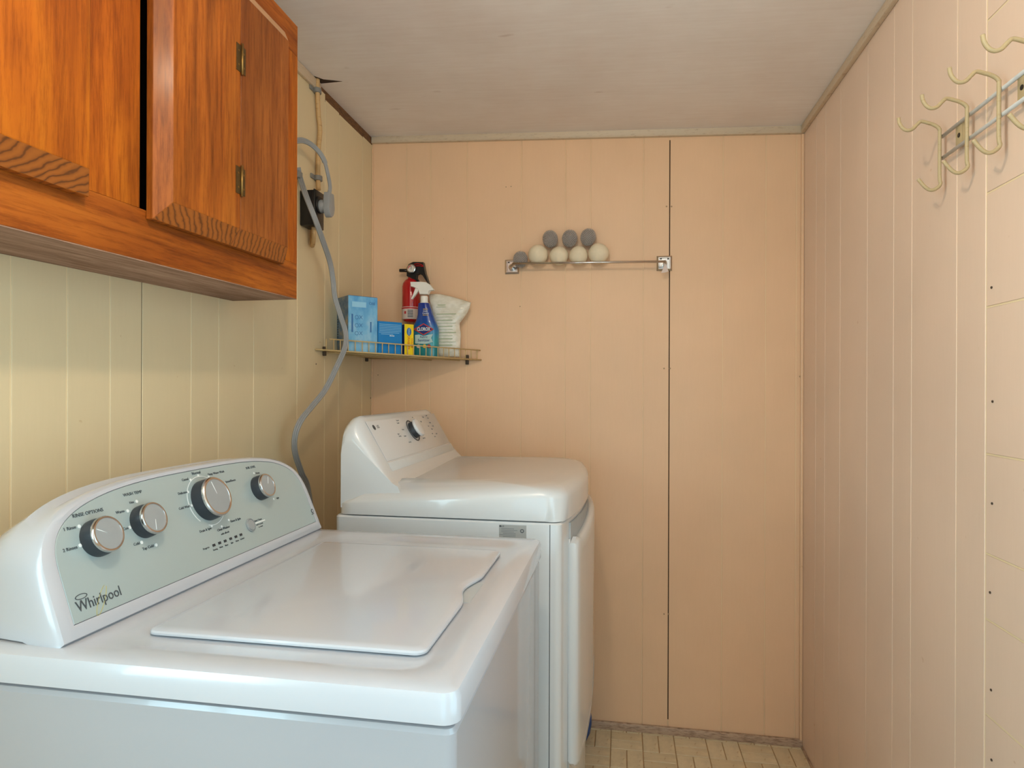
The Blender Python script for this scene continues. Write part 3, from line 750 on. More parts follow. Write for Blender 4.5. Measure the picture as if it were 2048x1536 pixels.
# console
CH = 1.158
def con_section(y, cap=0.0):
    r = 0.062; e = max(0.0, abs(y-DC)-(DW-0.014-r)); drop = r-math.sqrt(max(0.0, r*r-min(e, r)**2))
    pk = CH-drop
    prof = [(-0.681, 0.935), (-0.681, 1.02), (-0.681, pk-0.035), (-0.678, pk-0.012), (-0.668, pk-0.003), (-0.655, pk), (-0.645, pk-0.006)]
    # slanted face down to the lid
    fx0, fz0 = -0.640, pk-0.011; fx1, fz1 = -0.560, 1.010
    for k in range(1, 7):
        q = k/6; prof.append((fx0+(fx1-fx0)*q, fz0+(fz1-fz0)*q))
    prof += [(-0.548, 0.998), (-0.534, 0.990), (-0.522, 0.96)]
    return [V((x, y, z)) for x, z in prof]
ys = [DYN+0.014+ (DYF-DYN-0.028)*k/36 for k in range(37)]
extra = [DYN+0.0142, DYN+0.016, DYN+0.020, DYN+0.028]
ys = sorted(set(ys+extra+[2*DC-e for e in extra]))
loft('console', [con_section(y) for y in ys], M['enamel_warm'], dr, angle=50)
FN = V((1.010-(CH-0.011), 0, -(-0.560+0.640))).normalized()
fu = V((-0.640+0.560, 0, CH-0.011-1.010)).normalized()   # up the face
FN = V((fu.z, 0, -fu.x)); f0 = V((-0.560, DC, 1.010))
def dface(u, v, off=0.0): return onP(u, v, f0+FN*off, FN)
fl = (CH-0.011-1.010)/fu.z
# fascia panel and groove strip
fc = box('fascia', (-DW+0.062, 0.040, 0.0), (DW-0.045, fl-0.004, 0.0012), M['enamel_warm'], dr, bev=0.0006, frame=(f0, V((0, 1, 0)), fu, FN))
box('groove_strip', (-DW+0.062, 0.012, 0.0), (DW-0.035, 0.036, 0.0006), M['strip'], dr, bev=0.0003, frame=(f0, V((0, 1, 0)), fu, FN))
kc = dface(826, 861, 0.002)
ring_on('dial_ring', kc, (0, 1, 0), fu, 0.033, 0.033, 0.003, M['knob_dark'], fc, th=0.0008)
kd = lathe('dial_knob', [(0.001, 0), (0.026, 0), (0.025, 0.014), (0.024, 0.016)], kc, M['knob_dark'], dr, axis=FN, n=36)
lathe('dial_cap', [(0.001, 0.0155), (0.0275, 0.0155), (0.029, 0.018), (0.027, 0.024), (0.02, 0.026), (0.001, 0.0262)], kc, M['enamel_warm'], kd, axis=FN, n=36)
def dword(s, u, v, size, mat='print_grey'): lettering('lettering', s, size, M[mat], fc, dface(u, v, 0.0014), (0, 1, 0), fu, 'CENTER', 0.0002)
disc('brand_disc', dface(748, 855, 0.0012), FN, 0.0075, 0.0005, M['print_dark'], fc, n=20)
dword('LG', 756, 853.5, 0.013, 'print_dark')
for s, u, v in (('Normal', 795, 841), ('Towels', 796, 846), ('Heavy', 806, 859), ('Cotton', 810, 872), ('Air Dry', 820, 884), ('Off', 825, 835), ('Time Dry', 848, 876), ('60', 848, 865), ('40', 846, 857), ('High', 842, 843),
                ('Temp', 846, 834), ('Low', 853, 831), ('Med', 856, 836), ('Damp', 860, 845), ('Less', 857, 852), ('More', 864, 858), ('Very', 866, 852), ('Signal', 873, 867), ('On', 865, 867), ('Start', 870, 873), ('Energy', 800, 872), ('Saver', 797, 868)):
    dword(s, u, v, 0.0062)
# rating sticker on the side
sp = (onY(998, 1050, DYN)+onY(1053, 1076, DYN))/2
st = plate('rating_sticker', sp, (1, 0, 0), (0, 0, 1), 0.064, 0.030, M['sticker'], dr, th=0.0004)
for k in range(6): plate('print_line', sp+V((-0.012+0.004*(k % 2), -0.0002, 0.006-0.0036*k)), (1, 0, 0), (0, 0, 1), 0.030+0.008*(k % 3 == 1), 0.0011, M['print_grey'], st, th=0.0004)
lettering('lettering', 'LG', 0.006, M['print_dark'], st, sp+V((-0.024, -0.0005, 0.0115)), (1, 0, 0), (0, 0, 1)); disc('brand_disc', sp+V((-0.0295, -0.0003, 0.0115)), V((0, -1, 0)), 0.0022, 0.0004, M['print_dark'], st, n=12)
ring_on('approval_mark', sp+V((0.022, -0.0004, 0.002)), (1, 0, 0), (0, 0, 1), 0.0036, 0.0036, 0.0018, M['print_dark'], st, th=0.0004, n=18)
# front: door with scooped handle pocket
def front_x(y, bow=BOW): return DXF+bow*max(0.0, 1-((y-DC)/DW)**2)
dy0, dy1 = DYN+0.060, DYF-0.060
def door_top(y): q = (y-dy0)/(dy1-dy0); return 0.866+0.026*sstep((q-0.08)/0.6)+0.018*max(0.0, 1-q/0.07)
def door_bot(y): q = (y-dy0)/(dy1-dy0); return 0.316+0.17*q**1.5
def door_ring(ins, off):
    pts = []; n = 24; a, b = dy0+ins, dy1-ins
    for k in range(n+1):
        y = a+(b-a)*k/n; q = abs(2*k/n-1); c_ = 0.022*max(0, (q-0.9)/0.1)**2
        pts.append(V((front_x(y)+off, y, door_bot(y)+ins+c_)))
    for k in range(n, -1, -1):
        y = a+(b-a)*k/n; q = abs(2*k/n-1); c_ = 0.022*max(0, (q-0.9)/0.1)**2
        pts.append(V((front_x(y)+off, y, door_top(y)-ins-c_)))
    return pts
loft('door', [door_ring(0.004, 0.0005), door_ring(0.0, 0.006), door_ring(0.0, 0.015), door_ring(0.004, 0.021), door_ring(0.012, 0.0235), door_ring(0.03, 0.0245)], M['enamel_warm'], dr, angle=40)
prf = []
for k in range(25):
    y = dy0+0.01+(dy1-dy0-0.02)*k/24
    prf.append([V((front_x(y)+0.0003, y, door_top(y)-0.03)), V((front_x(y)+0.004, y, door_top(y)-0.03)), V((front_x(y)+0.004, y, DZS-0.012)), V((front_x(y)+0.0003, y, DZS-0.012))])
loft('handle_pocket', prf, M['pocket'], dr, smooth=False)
tube('door_frame_edge', [V((front_x(y)+0.002, y, z)) for y, z in ((DYN+0.066, 0.30), (DYN+0.066, 0.87))], 0.003, M['enamel_warm'], dr)

# ------------------------------------------------------------------ blue jug behind the dryer
tj = thing('plastic_jug', (-0.152, 2.215, 0), 'small blue plastic bottle with dark cap on floor behind dryer', 'bottle')
lathe('bottle_body', [(0.001, 0.0), (0.026, 0.001), (0.036, 0.01), (0.045, 0.03), (0.050, 0.06), (0.050, 0.085), (0.044, 0.11), (0.034, 0.13), (0.020, 0.142), (0.020, 0.15)], (-0.152, 2.215, 0), M['blue_jug'], tj, angle=60)
lathe('cap', [(0.001, 0.15), (0.023, 0.15), (0.023, 0.172), (0.02, 0.175), (0.001, 0.175)], (-0.152, 2.215, 0), M['black'], tj)

# ------------------------------------------------------------------ outlet box, cable, plug and cord on the left wall
yb0 = onX(599, 420, XL).y
xf = onY(630, 440, yb0).x
yb1 = onX(647.5, 440, xf).y
zb1 = onY(615, 379, yb0).z; zb0 = onY(615, 450, yb0).z
ob = thing('outlet_box', (XL, (yb0+yb1)/2, zb0), 'black surface-mounted dryer outlet box on the left wall', 'outlet')
box('box_body', (XL+0.0005, yb0, zb0), (xf-0.006, yb1, zb1), M['black'], ob, bev=0.004)
box('cover_plate', (xf-0.006, yb0-0.002, zb0-0.004), (xf, yb1+0.002, zb1+0.002), M['black'], ob, bev=0.003)
lathe('socket_face', [(0.001, 0), (0.026, 0), (0.026, 0.004), (0.024, 0.006), (0.001, 0.006)], (xf-0.001, yb0+0.028, zb1-0.040), M['black'], ob, axis=V((1, 0, 0)), n=28)
# tan cable down from the ceiling, clamps, loop under the box
def wl_pt(u, v, off): return onX(u, v, XL+off)
cab_pts = catmull([wl_pt(635, 158, 0.012), wl_pt(635, 185, 0.012), wl_pt(637, 230, 0.010), wl_pt(640, 262, 0.012), wl_pt(637, 300, 0.010), wl_pt(636, 345, 0.010), wl_pt(637, 380, 0.012)], 6)
ca_ = thing('electric_cable', wl_pt(636, 380, 0), 'old tan sheathed electric cable running down from ceiling to outlet box', 'cable')
tube('cable_run', cab_pts, 0.0072, M['cable'], ca_, n=10)
for u, v in ((634, 182), (636, 357)):
    p = wl_pt(u, v, 0.009)
    loft('clamp', [[p+V((0.0135*math.cos(a)*k, 0.0145*math.sin(a)*k, z)) for a in [2*math.pi*i/16 for i in range(16)]] for k, z in ((0.75, -0.008), (1.0, -0.007), (1.0, 0.007), (0.75, 0.008))], M['clip_grey'], ca_, angle=40)
    box('clamp_tab', p+V((-0.0085, -0.034, -0.007)), p+V((-0.004, -0.010, 0.007)), M['clip_grey'], ca_, bev=0.001)
zl = zb0
lp = catmull([V((XL+0.030, yb0+0.030, zl+0.004)), V((XL+0.030, yb0+0.031, zl-0.020)), V((XL+0.027, yb0+0.035, zl-0.042)), V((XL+0.018, yb0+0.046, zl-0.052)), V((XL+0.010, yb0+0.058, zl-0.040)), V((XL+0.009, yb0+0.062, zl-0.010)), V((XL+0.009, yb0+0.062, zl+0.004))], 6)
tube('cable_loop', lp, 0.0065, M['cable'], ca_, n=10)
# splintered hole where the cable passes the ceiling edge
hp = wl_pt(634, 166, 0.0)
mesh('splinter_hole', [hp+V((0.0008, -0.02, 0.008)), hp+V((0.0008, 0.012, 0.01)), hp+V((0.0008, 0.004, -0.03)), hp+V((0.0008, -0.004, -0.075)), hp+V((0.0008, -0.010, -0.055)),
      hp+V((-0.004, -0.02, 0.008)), hp+V((-0.004, 0.012, 0.01)), hp+V((-0.004, 0.004, -0.03)), hp+V((-0.004, -0.004, -0.075)), hp+V((-0.004, -0.010, -0.055))],
     [(0, 1, 2, 3, 4), (5, 6, 7, 8, 9), (0, 1, 6, 5), (1, 2, 7, 6), (2, 3, 8, 7), (3, 4, 9, 8), (4, 0, 5, 9)], M['dark_gap'], wl)
cr = onZ(640, 161, zc(XL+0.03))
cq = [V((XL+0.004, cr.y-0.035, 0)), V((XL+0.03, cr.y-0.005, 0)), V((XL+0.085, cr.y+0.012, 0)), V((XL+0.03, cr.y+0.018, 0)), V((XL+0.004, cr.y+0.02, 0))]
prism('splinter_hole', [V((p.x, p.y, zc(p.x)-0.0006)) for p in cq], (0, 0, 0.004), M['dark_gap'], ce)
# plug and grey cord
xp = xf+0.004
pl = thing('dryer_cord', (xf, yb0+0.03, zb1-0.06), 'grey three-strand dryer cord plugged into the black outlet box', 'cord')
pc = V((xf+0.022, yb0+0.030, zb1-0.040))
sec = []
def plug_ring(x, k):
    pts = []
    for i in range(28):
        a = 2*math.pi*i/28; yy = 0.021*k*math.cos(a); zz = 0.034*k*math.sin(a)
        if zz > 0: zz = 0.040*k*min(1, math.sin(a)*1.25); yy = 0.019*k*math.copysign(abs(math.cos(a))**0.6, math.cos(a))
        pts.append(V((x, pc.y+yy, pc.z-0.004+zz)))
    return pts
loft('plug_body', [plug_ring(xf+0.020, 0.92), plug_ring(xf+0.021, 1.0), plug_ring(xf+0.036, 1.0), plug_ring(xf+0.039, 0.94), plug_ring(xf+0.040, 0.6)], M['cord'], pl, angle=35)
lathe('plug_collar', [(0.001, 0.0045), (0.020, 0.0045), (0.020, 0.016), (0.017, 0.021)], (xf, pc.y, pc.z-0.004), M['cord'], pl, axis=V((1, 0, 0)), n=24)
strip = [(-0.0105, 0), (-0.0098, 0.0026), (-0.0070, 0.0036), (-0.0045, 0.0026), (-0.0035, 0.0008), (-0.0025, 0.0026), (0, 0.0036), (0.0025, 0.0026), (0.0035, 0.0008), (0.0045, 0.0026), (0.0070, 0.0036), (0.0098, 0.0026), (0.0105, 0)]
strip = [(a*0.8, b*0.9) for a, b in strip]
strip = strip+[(a, -b) for a, b in strip[-2:0:-1]]
def ribbon(name, pts, mat, parent, side_fn):
    P = catmull(pts, 8); rings = []
    for i, p in enumerate(P):
        tn = (P[min(i+1, len(P)-1)]-P[max(i-1, 0)]).normalized(); s = V(side_fn(i/(len(P)-1))); s = (s-tn*s.dot(tn)).normalized(); n_ = s.cross(tn)
        rings.append([p+s*a+n_*b for a, b in strip])
    return loft(name, rings, mat, parent)
arc = [pc+V((0.008, -0.002, 0.028)), pc+V((0.010, 0.002, 0.055))]
for u, v, o_ in ((655, 345, 0.085), (647, 318, 0.075), (632, 297, 0.060), (614, 284, 0.045), (597, 281, 0.035), (575, 290, 0.022)): arc.append(wl_pt(u, v, o_))
arc += [V((XL+0.010, arc[-1].y-0.020, arc[-1].z-0.05)), V((XL+0.008, arc[-1].y-0.012, arc[-1].z-0.10))]
ribbon('cord_loop', arc, M['cord'], pl, lambda q: (0, 1, 0.3) if q < 0.3 else (0, 0.4, 1))
run = [(596, 335, 0.010), (600, 355, 0.014), (612, 392, 0.062), (630, 438, 0.090), (647, 485, 0.088), (660, 525, 0.080), (666, 560, 0.080), (670, 595, 0.085), (681, 632, 0.096), (691, 665, 0.105), (690, 694, 0.110), (674, 732, 0.105), (650, 780, 0.095), (622, 815, 0.085), (601, 842, 0.080), (590, 872, 0.075), (590, 905, 0.070), (603, 946, 0.065), (618, 990, 0.06)]
rp = [wl_pt(*r) for r in run]; rp.append(rp[-1]+V((0.0, 0.05, -0.25)))
ribbon('cord_run', rp, M['cord'], pl, lambda q: (0.45, 0.75, 0.35))
p = wl_pt(598, 350, 0.014)
box('cord_clip', p+V((-0.014, -0.012, -0.010)), p+V((0.006, 0.012, 0.010)), M['clip_grey'], pl, bev=0.002)

# ------------------------------------------------------------------ corner wire shelf
SA_ = V((XL+0.003, onX(629, 699, XL).y, onX(629, 699, XL).z)); SB_ = V((onY(962.8, 720, YB).x, YB-0.003, onY(962.8, 720, YB).z))
sd = (SB_-SA_); SLEN = sd.length; sdn = sd.normalized(); sin_ = V((-sd.y, sd.x, 0)).normalized()
shf = thing('corner_shelf', (XL+0.01, YB-0.01, SA_.z), 'cream wire triangular corner shelf holding cleaning supplies', 'shelf')
RH = 0.036
tube('front_rail', [SA_, SB_], 0.0026, M['shelf_wire'], shf)
ra, rb = SA_+sdn*0.03+V((0, 0, RH)), SB_-sdn*0.004+V((0, 0, RH))
ra = SA_+sdn*(0.045)+V((0, 0, RH))
tube('top_rail', [ra, rb], 0.0022, M['shelf_wire'], shf)
crop_u = [185, 270, 345, 435, 515, 595, 670, 745, 823, 895, 970, 1043, 1110, 1180, 1250, 1320, 1385, 1455, 1520, 1580, 1645, 1705, 1768, 1833, 1900]
nb = 25
for k in range(nb):
    u = 620+crop_u[k]/5.689
    r = ray(u, 690); # intersection in plan with rail line
    den = r.x*sd.y-r.y*sd.x; s_ = (SA_.x*r.y-SA_.y*r.x)/den*1.0
    s_ = (SA_.y*r.x-SA_.x*r.y)/(sd.x*r.y-sd.y*r.x)
    b0 = SA_+sd*s_
    tube('upright_wire', [b0, b0+V((0, 0, RH))], 0.0017, M['shelf_wire'], shf, n=6)
# floor wires run from the front rail back to the walls
fw = []
for k in range(1, 84):
    q = k/84; b0 = SA_+sd*q
    # distance along inward normal until wall
    tL = (XL+0.006-b0.x)/sin_.x if sin_.x < 0 else 9; tB = (YB-0.006-b0.y)/sin_.y
    fw.append(([b0, b0+sin_*min(tL, tB)], 0.0016))
tubes('floor_wires', fw, M['shelf_wire'], shf, n=5)
for q in (0.06, 0.14):
    a = SA_+sin_*q; tA = (a.x-(XL+0.004))/sdn.x; b = SB_+sin_*q; tB = ((YB-0.004)-b.y)/sdn.y
    tube('cross_wire', [a-sdn*tA+V((0, 0, -0.003)), b+sdn*tB+V((0, 0, -0.003))], 0.0022, M['shelf_wire'], shf, n=6)
tube('wall_rail', [V((XL+0.004, SA_.y, SA_.z)), V((XL+0.004, YB-0.004, SA_.z-0.004))], 0.0022, M['shelf_wire'], shf, n=6)
tube('wall_rail', [V((XL+0.004, YB-0.004, SA_.z-0.004)), V((SB_.x, YB-0.004, SB_.z))], 0.0022, M['shelf_wire'], shf, n=6)
for p in (V((XL, onX(646, 698, XL).y, SA_.z-0.003)), V((XL, onX(731, 716, XL).y, SA_.z-0.006))): box('wall_clip', p+V((0.0005, -0.006, -0.014)), p+V((0.010, 0.006, 0.016)), M['shelf_clip'], shf, bev=0.002)
p = V((onY(935, 717, YB).x, YB, SB_.z+0.001)); box('wall_clip', p+V((-0.006, -0.010, -0.018)), p+V((0.006, -0.0005, 0.018)), M['shelf_clip'], shf, bev=0.002)
def shelf_z(p_): 
    s_ = (V(p_)-SA_).dot(sdn)/SLEN; return SA_.z+(SB_.z-SA_.z)*s_+0.0018
def rail_pt(u, off):
    """plan point where the pixel column meets the line parallel to the rail, off metres behind it"""
    r = ray(u, 690); a = SA_+sin_*off
    s_ = (a.y*r.x-a.x*r.y)/(sd.x*r.y-sd.y*r.x)
    return a+sd*s_
def carton(name, u0, u1, v_top, off, depth, mats, label):
    a = rail_pt(u0, off); b = rail_pt(u1, off); zf = shelf_z((a+b)/2)
    r = ray((u0+u1)/2, v_top); dist = ((a+b)/2).xy.length/ r.xy.length
    ztop = H+r.z*dist
    ex = V((b.x-a.x, b.y-a.y, 0)); w_ = ex.length; ex.normalize(); ey = V((-ex.y, ex.x, 0))
    t_ = thing(name, V((a.x, a.y, zf))+ex*w_/2+ey*depth/2, label, 'box')
    box('carton', (0, 0, 0), (w_, depth, ztop-zf), mats[0], t_, bev=0.0012, seg=1, frame=(V((a.x, a.y, zf)), ex, ey, V((0, 0, 1))))
    fo = V((a.x, a.y, zf))
    return t_, fo, ex, ey, w_, ztop-zf
UZ = V((0, 0, 1))
# tall sky-blue carton
tb_, fo, ex, ey, bw, bh = carton('tall_carton', 696.5, 755, 593, 0.012, 0.100, [M['sky_box']], 'tall sky-blue printed cardboard box at left end of wire shelf')
box('printed_side', (-0.0006, 0.001, 0.0), (0.0, 0.099, bh-0.001), M['sky_side'], tb_, frame=(fo, ex, ey, UZ))
box('dark_lid', (0.002, 0.002, bh-0.001), (bw-0.002, 0.098, bh+0.001), M['box_navy'], tb_, frame=(fo, ex, ey, UZ))
def fr(x, z, off=0.0003): return fo+ex*x+UZ*z-ey*off
lettering('lettering', 'OI8', 0.014, M['print_blue'], tb_, fr(bw*0.80, bh-0.022), ex, UZ)
for z in (0.115, 0.088, 0.062):
    ring_on('icon_print', fr(bw*0.28, z), ex, UZ, 0.006, 0.006, 0.0016, M['print_blue'], tb_, th=0.0002, n=14)
    lettering('icon_print', 'X', 0.018, M['print_blue'], tb_, fr(bw*0.42, z), ex, UZ)
plate('icon_print', fr(bw*0.36, bh-0.028), ex, UZ, bw*0.48, 0.018, M['print_cyan'], tb_, th=0.0003)
plate('icon_print', fr(bw*0.13, 0.095), ex, UZ, 0.006, 0.06, M['print_blue'], tb_, th=0.0003)
plate('icon_print', fr(bw*0.76, 0.085), ex, UZ, 0.005, 0.035, M['print_blue'], tb_, th=0.0003)
for k in range(9): plate('spiral_print', fo+ey*(0.090)+UZ*(0.045+0.0085*k)-ex*0.0006, -ey, UZ, 0.008, 0.004, M['black'], tb_, th=0.0003)
# bright blue carton
bb_, fo, ex, ey, bw, bh = carton('small_blue_carton', 756, 804.3, 643.5, 0.011, 0.085, [M['box_blue']], 'bright blue low cardboard box beside the tall sky-blue box')
for k in range(7):
    plate('text_line', fr(bw*0.50-0.004*(k == 5)-0.012*(k == 6), bh-0.010-0.0055*k), ex, UZ, bw*(0.9 if k < 5 else 0.84 if k == 5 else 0.5), 0.0016, M['print_cyan'], bb_, th=0.0003)
for k in range(3): disc('icon_print', fr(bw*(0.5+0.07*k), bh-0.048), -ey, 0.0022, 0.0003, M['print_white'], bb_, n=10)
# yellow carton
yb_, fo, ex, ey, bw, bh = carton('yellow_carton', 809, 827.4, 648.5, 0.010, 0.075, [M['yellow']], 'narrow yellow upright box with red vertical lettering')
box('blue_side', (-0.0006, 0.001, 0.0), (0.0, 0.074, bh-0.001), M['box_navy'], yb_, frame=(fo, ex, ey, UZ))
lettering('lettering', 'GRABBER', 0.0130, M['print_red'], yb_, fr(bw*0.44, 0.044), -UZ, ex, 'CENTER', 0.0002, 0.92)
lettering('lettering', 'COLOR', 0.010, M['print_red'], yb_, fr(bw*0.80, 0.042), -UZ, ex)
lathe('logo_oval', [(0.001, 0), (0.009, 0), (0.009, 0.0004), (0.001, 0.0004)], fr(bw*0.48, bh-0.026), M['print_blue'], yb_, axis=-ey, n=24)
lv = yb_.children[-1]
for v_ in lv.data.vertices:
    c_ = fr(bw*0.48, bh-0.026).z-BASE[yb_.name].z; v_.co.z = c_+(v_.co.z-c_)*1.55
lettering('lettering', 'Carbona', 0.0062, M['print_white'], yb_, fr(bw*0.48, bh-0.026, 0.0008), -UZ, ex)

# ------------------------------------------------------------------ fire extinguisher hung on the back wall
EY = YB-0.043
ec = onY(822, 600, EY); ex_, er = ec.x, 0.0335
ez1 = onY(822, 558, EY).z; ez0 = onY(822, 646, EY).z
fe = thing('fire_extinguisher', (ex_, EY, ez0), 'small red fire extinguisher with black handle hung in the shelf corner', 'fire extinguisher')
hb = ez1-ez0
lathe('cylinder', [(0.001, 0.0), (0.016, 0.001), (0.026, 0.006), (0.032, 0.016), (er, 0.028), (er, hb-0.03), (0.031, hb-0.018), (0.024, hb-0.007), (0.015, hb-0.001), (0.012, hb), (0.012, hb+0.022)], (ex_, EY, ez0), M['red'], fe, angle=60)
lathe('label', [(er+0.0004, 0.012), (er+0.0006, 0.022), (er+0.0006, 0.058), (er+0.0002, 0.058)], (ex_, EY, ez0), M['label_pink'], fe)
lathe('label_band', [(er+0.0007, 0.050), (er+0.0009, 0.050), (er+0.0009, 0.056), (er+0.0007, 0.056)], (ex_, EY, ez0), M['label_red'], fe)
for k in range(5): plate('text_line', (ex_+0.009, EY-er*0.97-0.0012, ez0+0.044-0.006*k), (1, 0.25, 0), (0, 0, 1), 0.020, 0.003, M['print_dark'], fe, th=0.0004)
plate('hazard_print', (ex_-0.011, EY-er*0.95-0.0012, ez0+0.036), (1, -0.3, 0), (0, 0, 1), 0.008, 0.010, M['label_red'], fe, th=0.0004)
hz = ez1+0.018
gp = onY(823.5, 538, EY-0.022)
hdp = [onY(u, v, EY-0.012) for u, v in ((813, 552), (813, 535), (817, 528), (826, 523.5), (846, 524), (847, 531), (850, 546), (857, 566), (855, 567), (846, 551), (838, 545), (832, 548), (831, 556), (838, 563), (836, 565), (828, 558), (820, 556))]
prism('valve_handle', hdp, (0, 0.024, 0), M['black'], fe, bev=0.0015)
ng = [onY(799.5, 541, EY), onY(818, 541, EY)]
tube('nozzle', ng, 0.0065, M['black'], fe, n=12)
gg = lathe('gauge', [(0.001, 0), (0.0155, 0), (0.0165, 0.004), (0.0165, 0.008), (0.014, 0.0095), (0.013, 0.008), (0.001, 0.008)], gp, M['chrome'], fe, axis=V((0, -1, 0)), n=28)
lathe('gauge_dial', [(0.001, 0.0082), (0.0128, 0.0082), (0.0128, 0.0086), (0.001, 0.0086)], gp, M['glass_gauge'], gg, axis=V((0, -1, 0)), n=28)
tube('gauge_needle', [gp+V((0, -0.0092, -0.004)), gp+V((0.001, -0.0092, 0.009))], 0.0007, M['black'], gg, n=4)
ring_on('gauge_print', gp+V((0, -0.0087, 0)), (1, 0, 0), (0, 0, 1), 0.010, 0.010, 0.003, M['label_red'], gg, 90, 180, n=10)
tube('safety_pin', catmull([onY(u, v, EY-0.014) for u, v in ((828, 529), (836, 527.5), (844, 530), (845.5, 533), (838, 531.5), (830, 532))], 5), 0.0015, M['red'], fe, n=6)
tube('wall_strap', [V((ex_-er-0.0005, EY+0.005, ez0+0.075)), V((ex_-er, EY+0.02, ez0+0.075)), V((ex_-er, YB-0.001, ez0+0.075))], 0.002, M['black'], fe, n=6)

# ------------------------------------------------------------------ spray bottle
SY = 2.205
sc_ = onY(852, 700, SY); sz0 = shelf_z(sc_)
def spx(u, v): return onY(u, v, SY)
sb = thing('spray_bottle', (sc_.x, SY, sz0), 'blue and teal trigger spray bottle with white spray head on shelf', 'bottle')
bott = [(713, 828, 876), (709, 826.6, 877), (680, 826.6, 877.4), (662, 827, 877.6), (655, 827.5, 876.6), (648, 829.5, 873.5), (641, 833.5, 870.5), (630, 836, 866.5), (618, 836.6, 862.5), (607, 837.6, 859)]
rings = []
for v, ul, ur in bott:
    a = spx(ul, v); b = spx(ur, v); c_ = (a+b)/2; hw = (b.x-a.x)/2; dp = 0.026 if v > 640 else 0.022
    dp = min(dp, hw*0.95); z_ = max(c_.z, sz0) if v < 712 else sz0
    rings.append([V((c_.x+hw*math.copysign(abs(math.cos(t_))**0.7, math.cos(t_)), SY+dp*math.copysign(abs(math.sin(t_))**0.8, math.sin(t_)), z_)) for t_ in [2*math.pi*k/32 for k in range(32)]])
bd = loft('bottle_body', rings, M['sleeve'], sb, angle=50)
nk = spx(848.5, 604); 
lathe('collar', [(0.001, 0), (0.0155, 0), (0.0155, 0.004), (0.0135, 0.006), (0.0135, 0.026), (0.011, 0.028)], (nk.x, SY, spx(848, 607).z-0.001), M['white_plastic'], sb)
hd = [spx(u, v) for u, v in ((822, 564.5), (840, 564.3), (853, 565), (861, 570), (867, 578), (868.5, 580.5), (858, 581), (857, 589), (840.5, 589), (838.5, 577), (833, 575), (823, 573.5))]
prism('spray_head', [V((p_.x, SY-0.010, p_.z)) for p_ in hd], (0, 0.020, 0), M['white_plastic'], sb, bev=0.002)
tg = [spx(u, v) for u, v in ((832, 575), (838.5, 577.5), (837, 583), (830, 592), (825, 599), (823, 598), (828, 587))]
prism('trigger', [V((p_.x, SY-0.006, p_.z)) for p_ in tg], (0, 0.012, 0), M['white_plastic'], sb, bev=0.001)
fy = SY-0.0272
def sp_f(u, v, y=fy): return onY(u, v, y)
dm = [sp_f(u, v) for u, v in ((847, 646.5), (867.5, 658.5), (847, 670.5), (827, 658.5))]
prism('logo_diamond', dm, (0, 0.0008, 0), M['print_red'], sb)
prism('logo_diamond', [p_+V((0, -0.0004, 0)) for p_ in [sp_f(u, v) for u, v in ((847, 648.5), (864, 658.5), (847, 668.5), (830.5, 658.5))]], (0, 0.0004, 0), M['box_navy'], sb)
lettering('lettering', 'CLOROX', 0.0170, M['print_white'], sb, sp_f(847, 658.5, fy-0.0008), (1, 0, 0), UZ, 'CENTER', 0.0003, 0.70, 0.0005)
pp = [sp_f(u, v, fy+0.0002) for u, v in ((830, 670), (838, 669), (847, 672), (857, 669.5), (866, 668), (862, 676), (866, 684), (850, 688), (830, 687))]
prism('label_burst', pp, (0, 0.0006, 0), M['burst'], sb)
lettering('lettering', 'Fabric', 0.0115, M['box_navy'], sb, sp_f(847.5, 674, fy-0.0004), (1, 0, 0), UZ)
lettering('lettering', 'Sanitizer', 0.0130, M['box_navy'], sb, sp_f(847.5, 680.5, fy-0.0004), (1, 0, 0), UZ)
lettering('lettering', 'Kills 99.9% of bacteria', 0.0048, M['print_white'], sb, sp_f(848, 686.5, fy-0.0004), (1, 0, 0), UZ)
lettering('lettering', 'KILLS', 0.0075, M['print_yellow'], sb, sp_f(851, 618.5, SY-0.0232), (1, 0, 0), UZ)
lettering('lettering', 'Odor', 0.0075, M['print_white'], sb, sp_f(850.5, 622.5, SY-0.0236), (1, 0, 0), UZ)
lettering('lettering', 'Causing', 0.0075, M['print_white'], sb, sp_f(851, 626.5, SY-0.0242), (1, 0, 0), UZ)
lettering('lettering', 'Bacteria', 0.0062, M['print_yellow'], sb, sp_f(851, 630, SY-0.0244), (1, 0, 0), UZ)
for u, m_ in ((837, 'label_pink'), (849, 'print_yellow'), (858, 'label_red')): disc('icon_print', sp_f(u, 692.5, fy), V((0, -1, 0)), 0.0065, 0.0005, M[m_], sb, n=16)

# ------------------------------------------------------------------ white refill pouch
PY = 2.262
po = [(858, 588.5), (870, 587.5), (880, 588), (895, 591), (912, 595.5), (930, 601), (942, 605), (940, 614), (935, 626), (926, 638), (919.5, 646), (920, 655), (922, 668), (921, 690), (920, 714), (877, 714), (864, 712), (862, 680), (866, 650), (864, 620), (859, 602)]
pz = shelf_z(V((-0.66, PY, 0)))
def pp_(u, v, y):
    p_ = onY(u, v, y); p_.z = max(p_.z, pz); return p_
cx_, cv_ = 893, 660
ring_f = []
for k, y in ((1.0, PY+0.000), (0.98, PY-0.006), (0.90, PY-0.015), (0.75, PY-0.022), (0.45, PY-0.027), (0.12, PY-0.028)):
    ring_f.append([pp_(cx_+(u-cx_)*k, cv_+(v-cv_)*k, PY)+V((0, y-PY, 0)) for u, v in po])
ring_b = []
for k, y in ((0.12, PY+0.022), (0.5, PY+0.021), (0.8, PY+0.016), (0.95, PY+0.006)):
    ring_b.append([pp_(cx_+(u-cx_)*k, cv_+(v-cv_)*k, PY)+V((0, y-PY, 0)) for u, v in po])
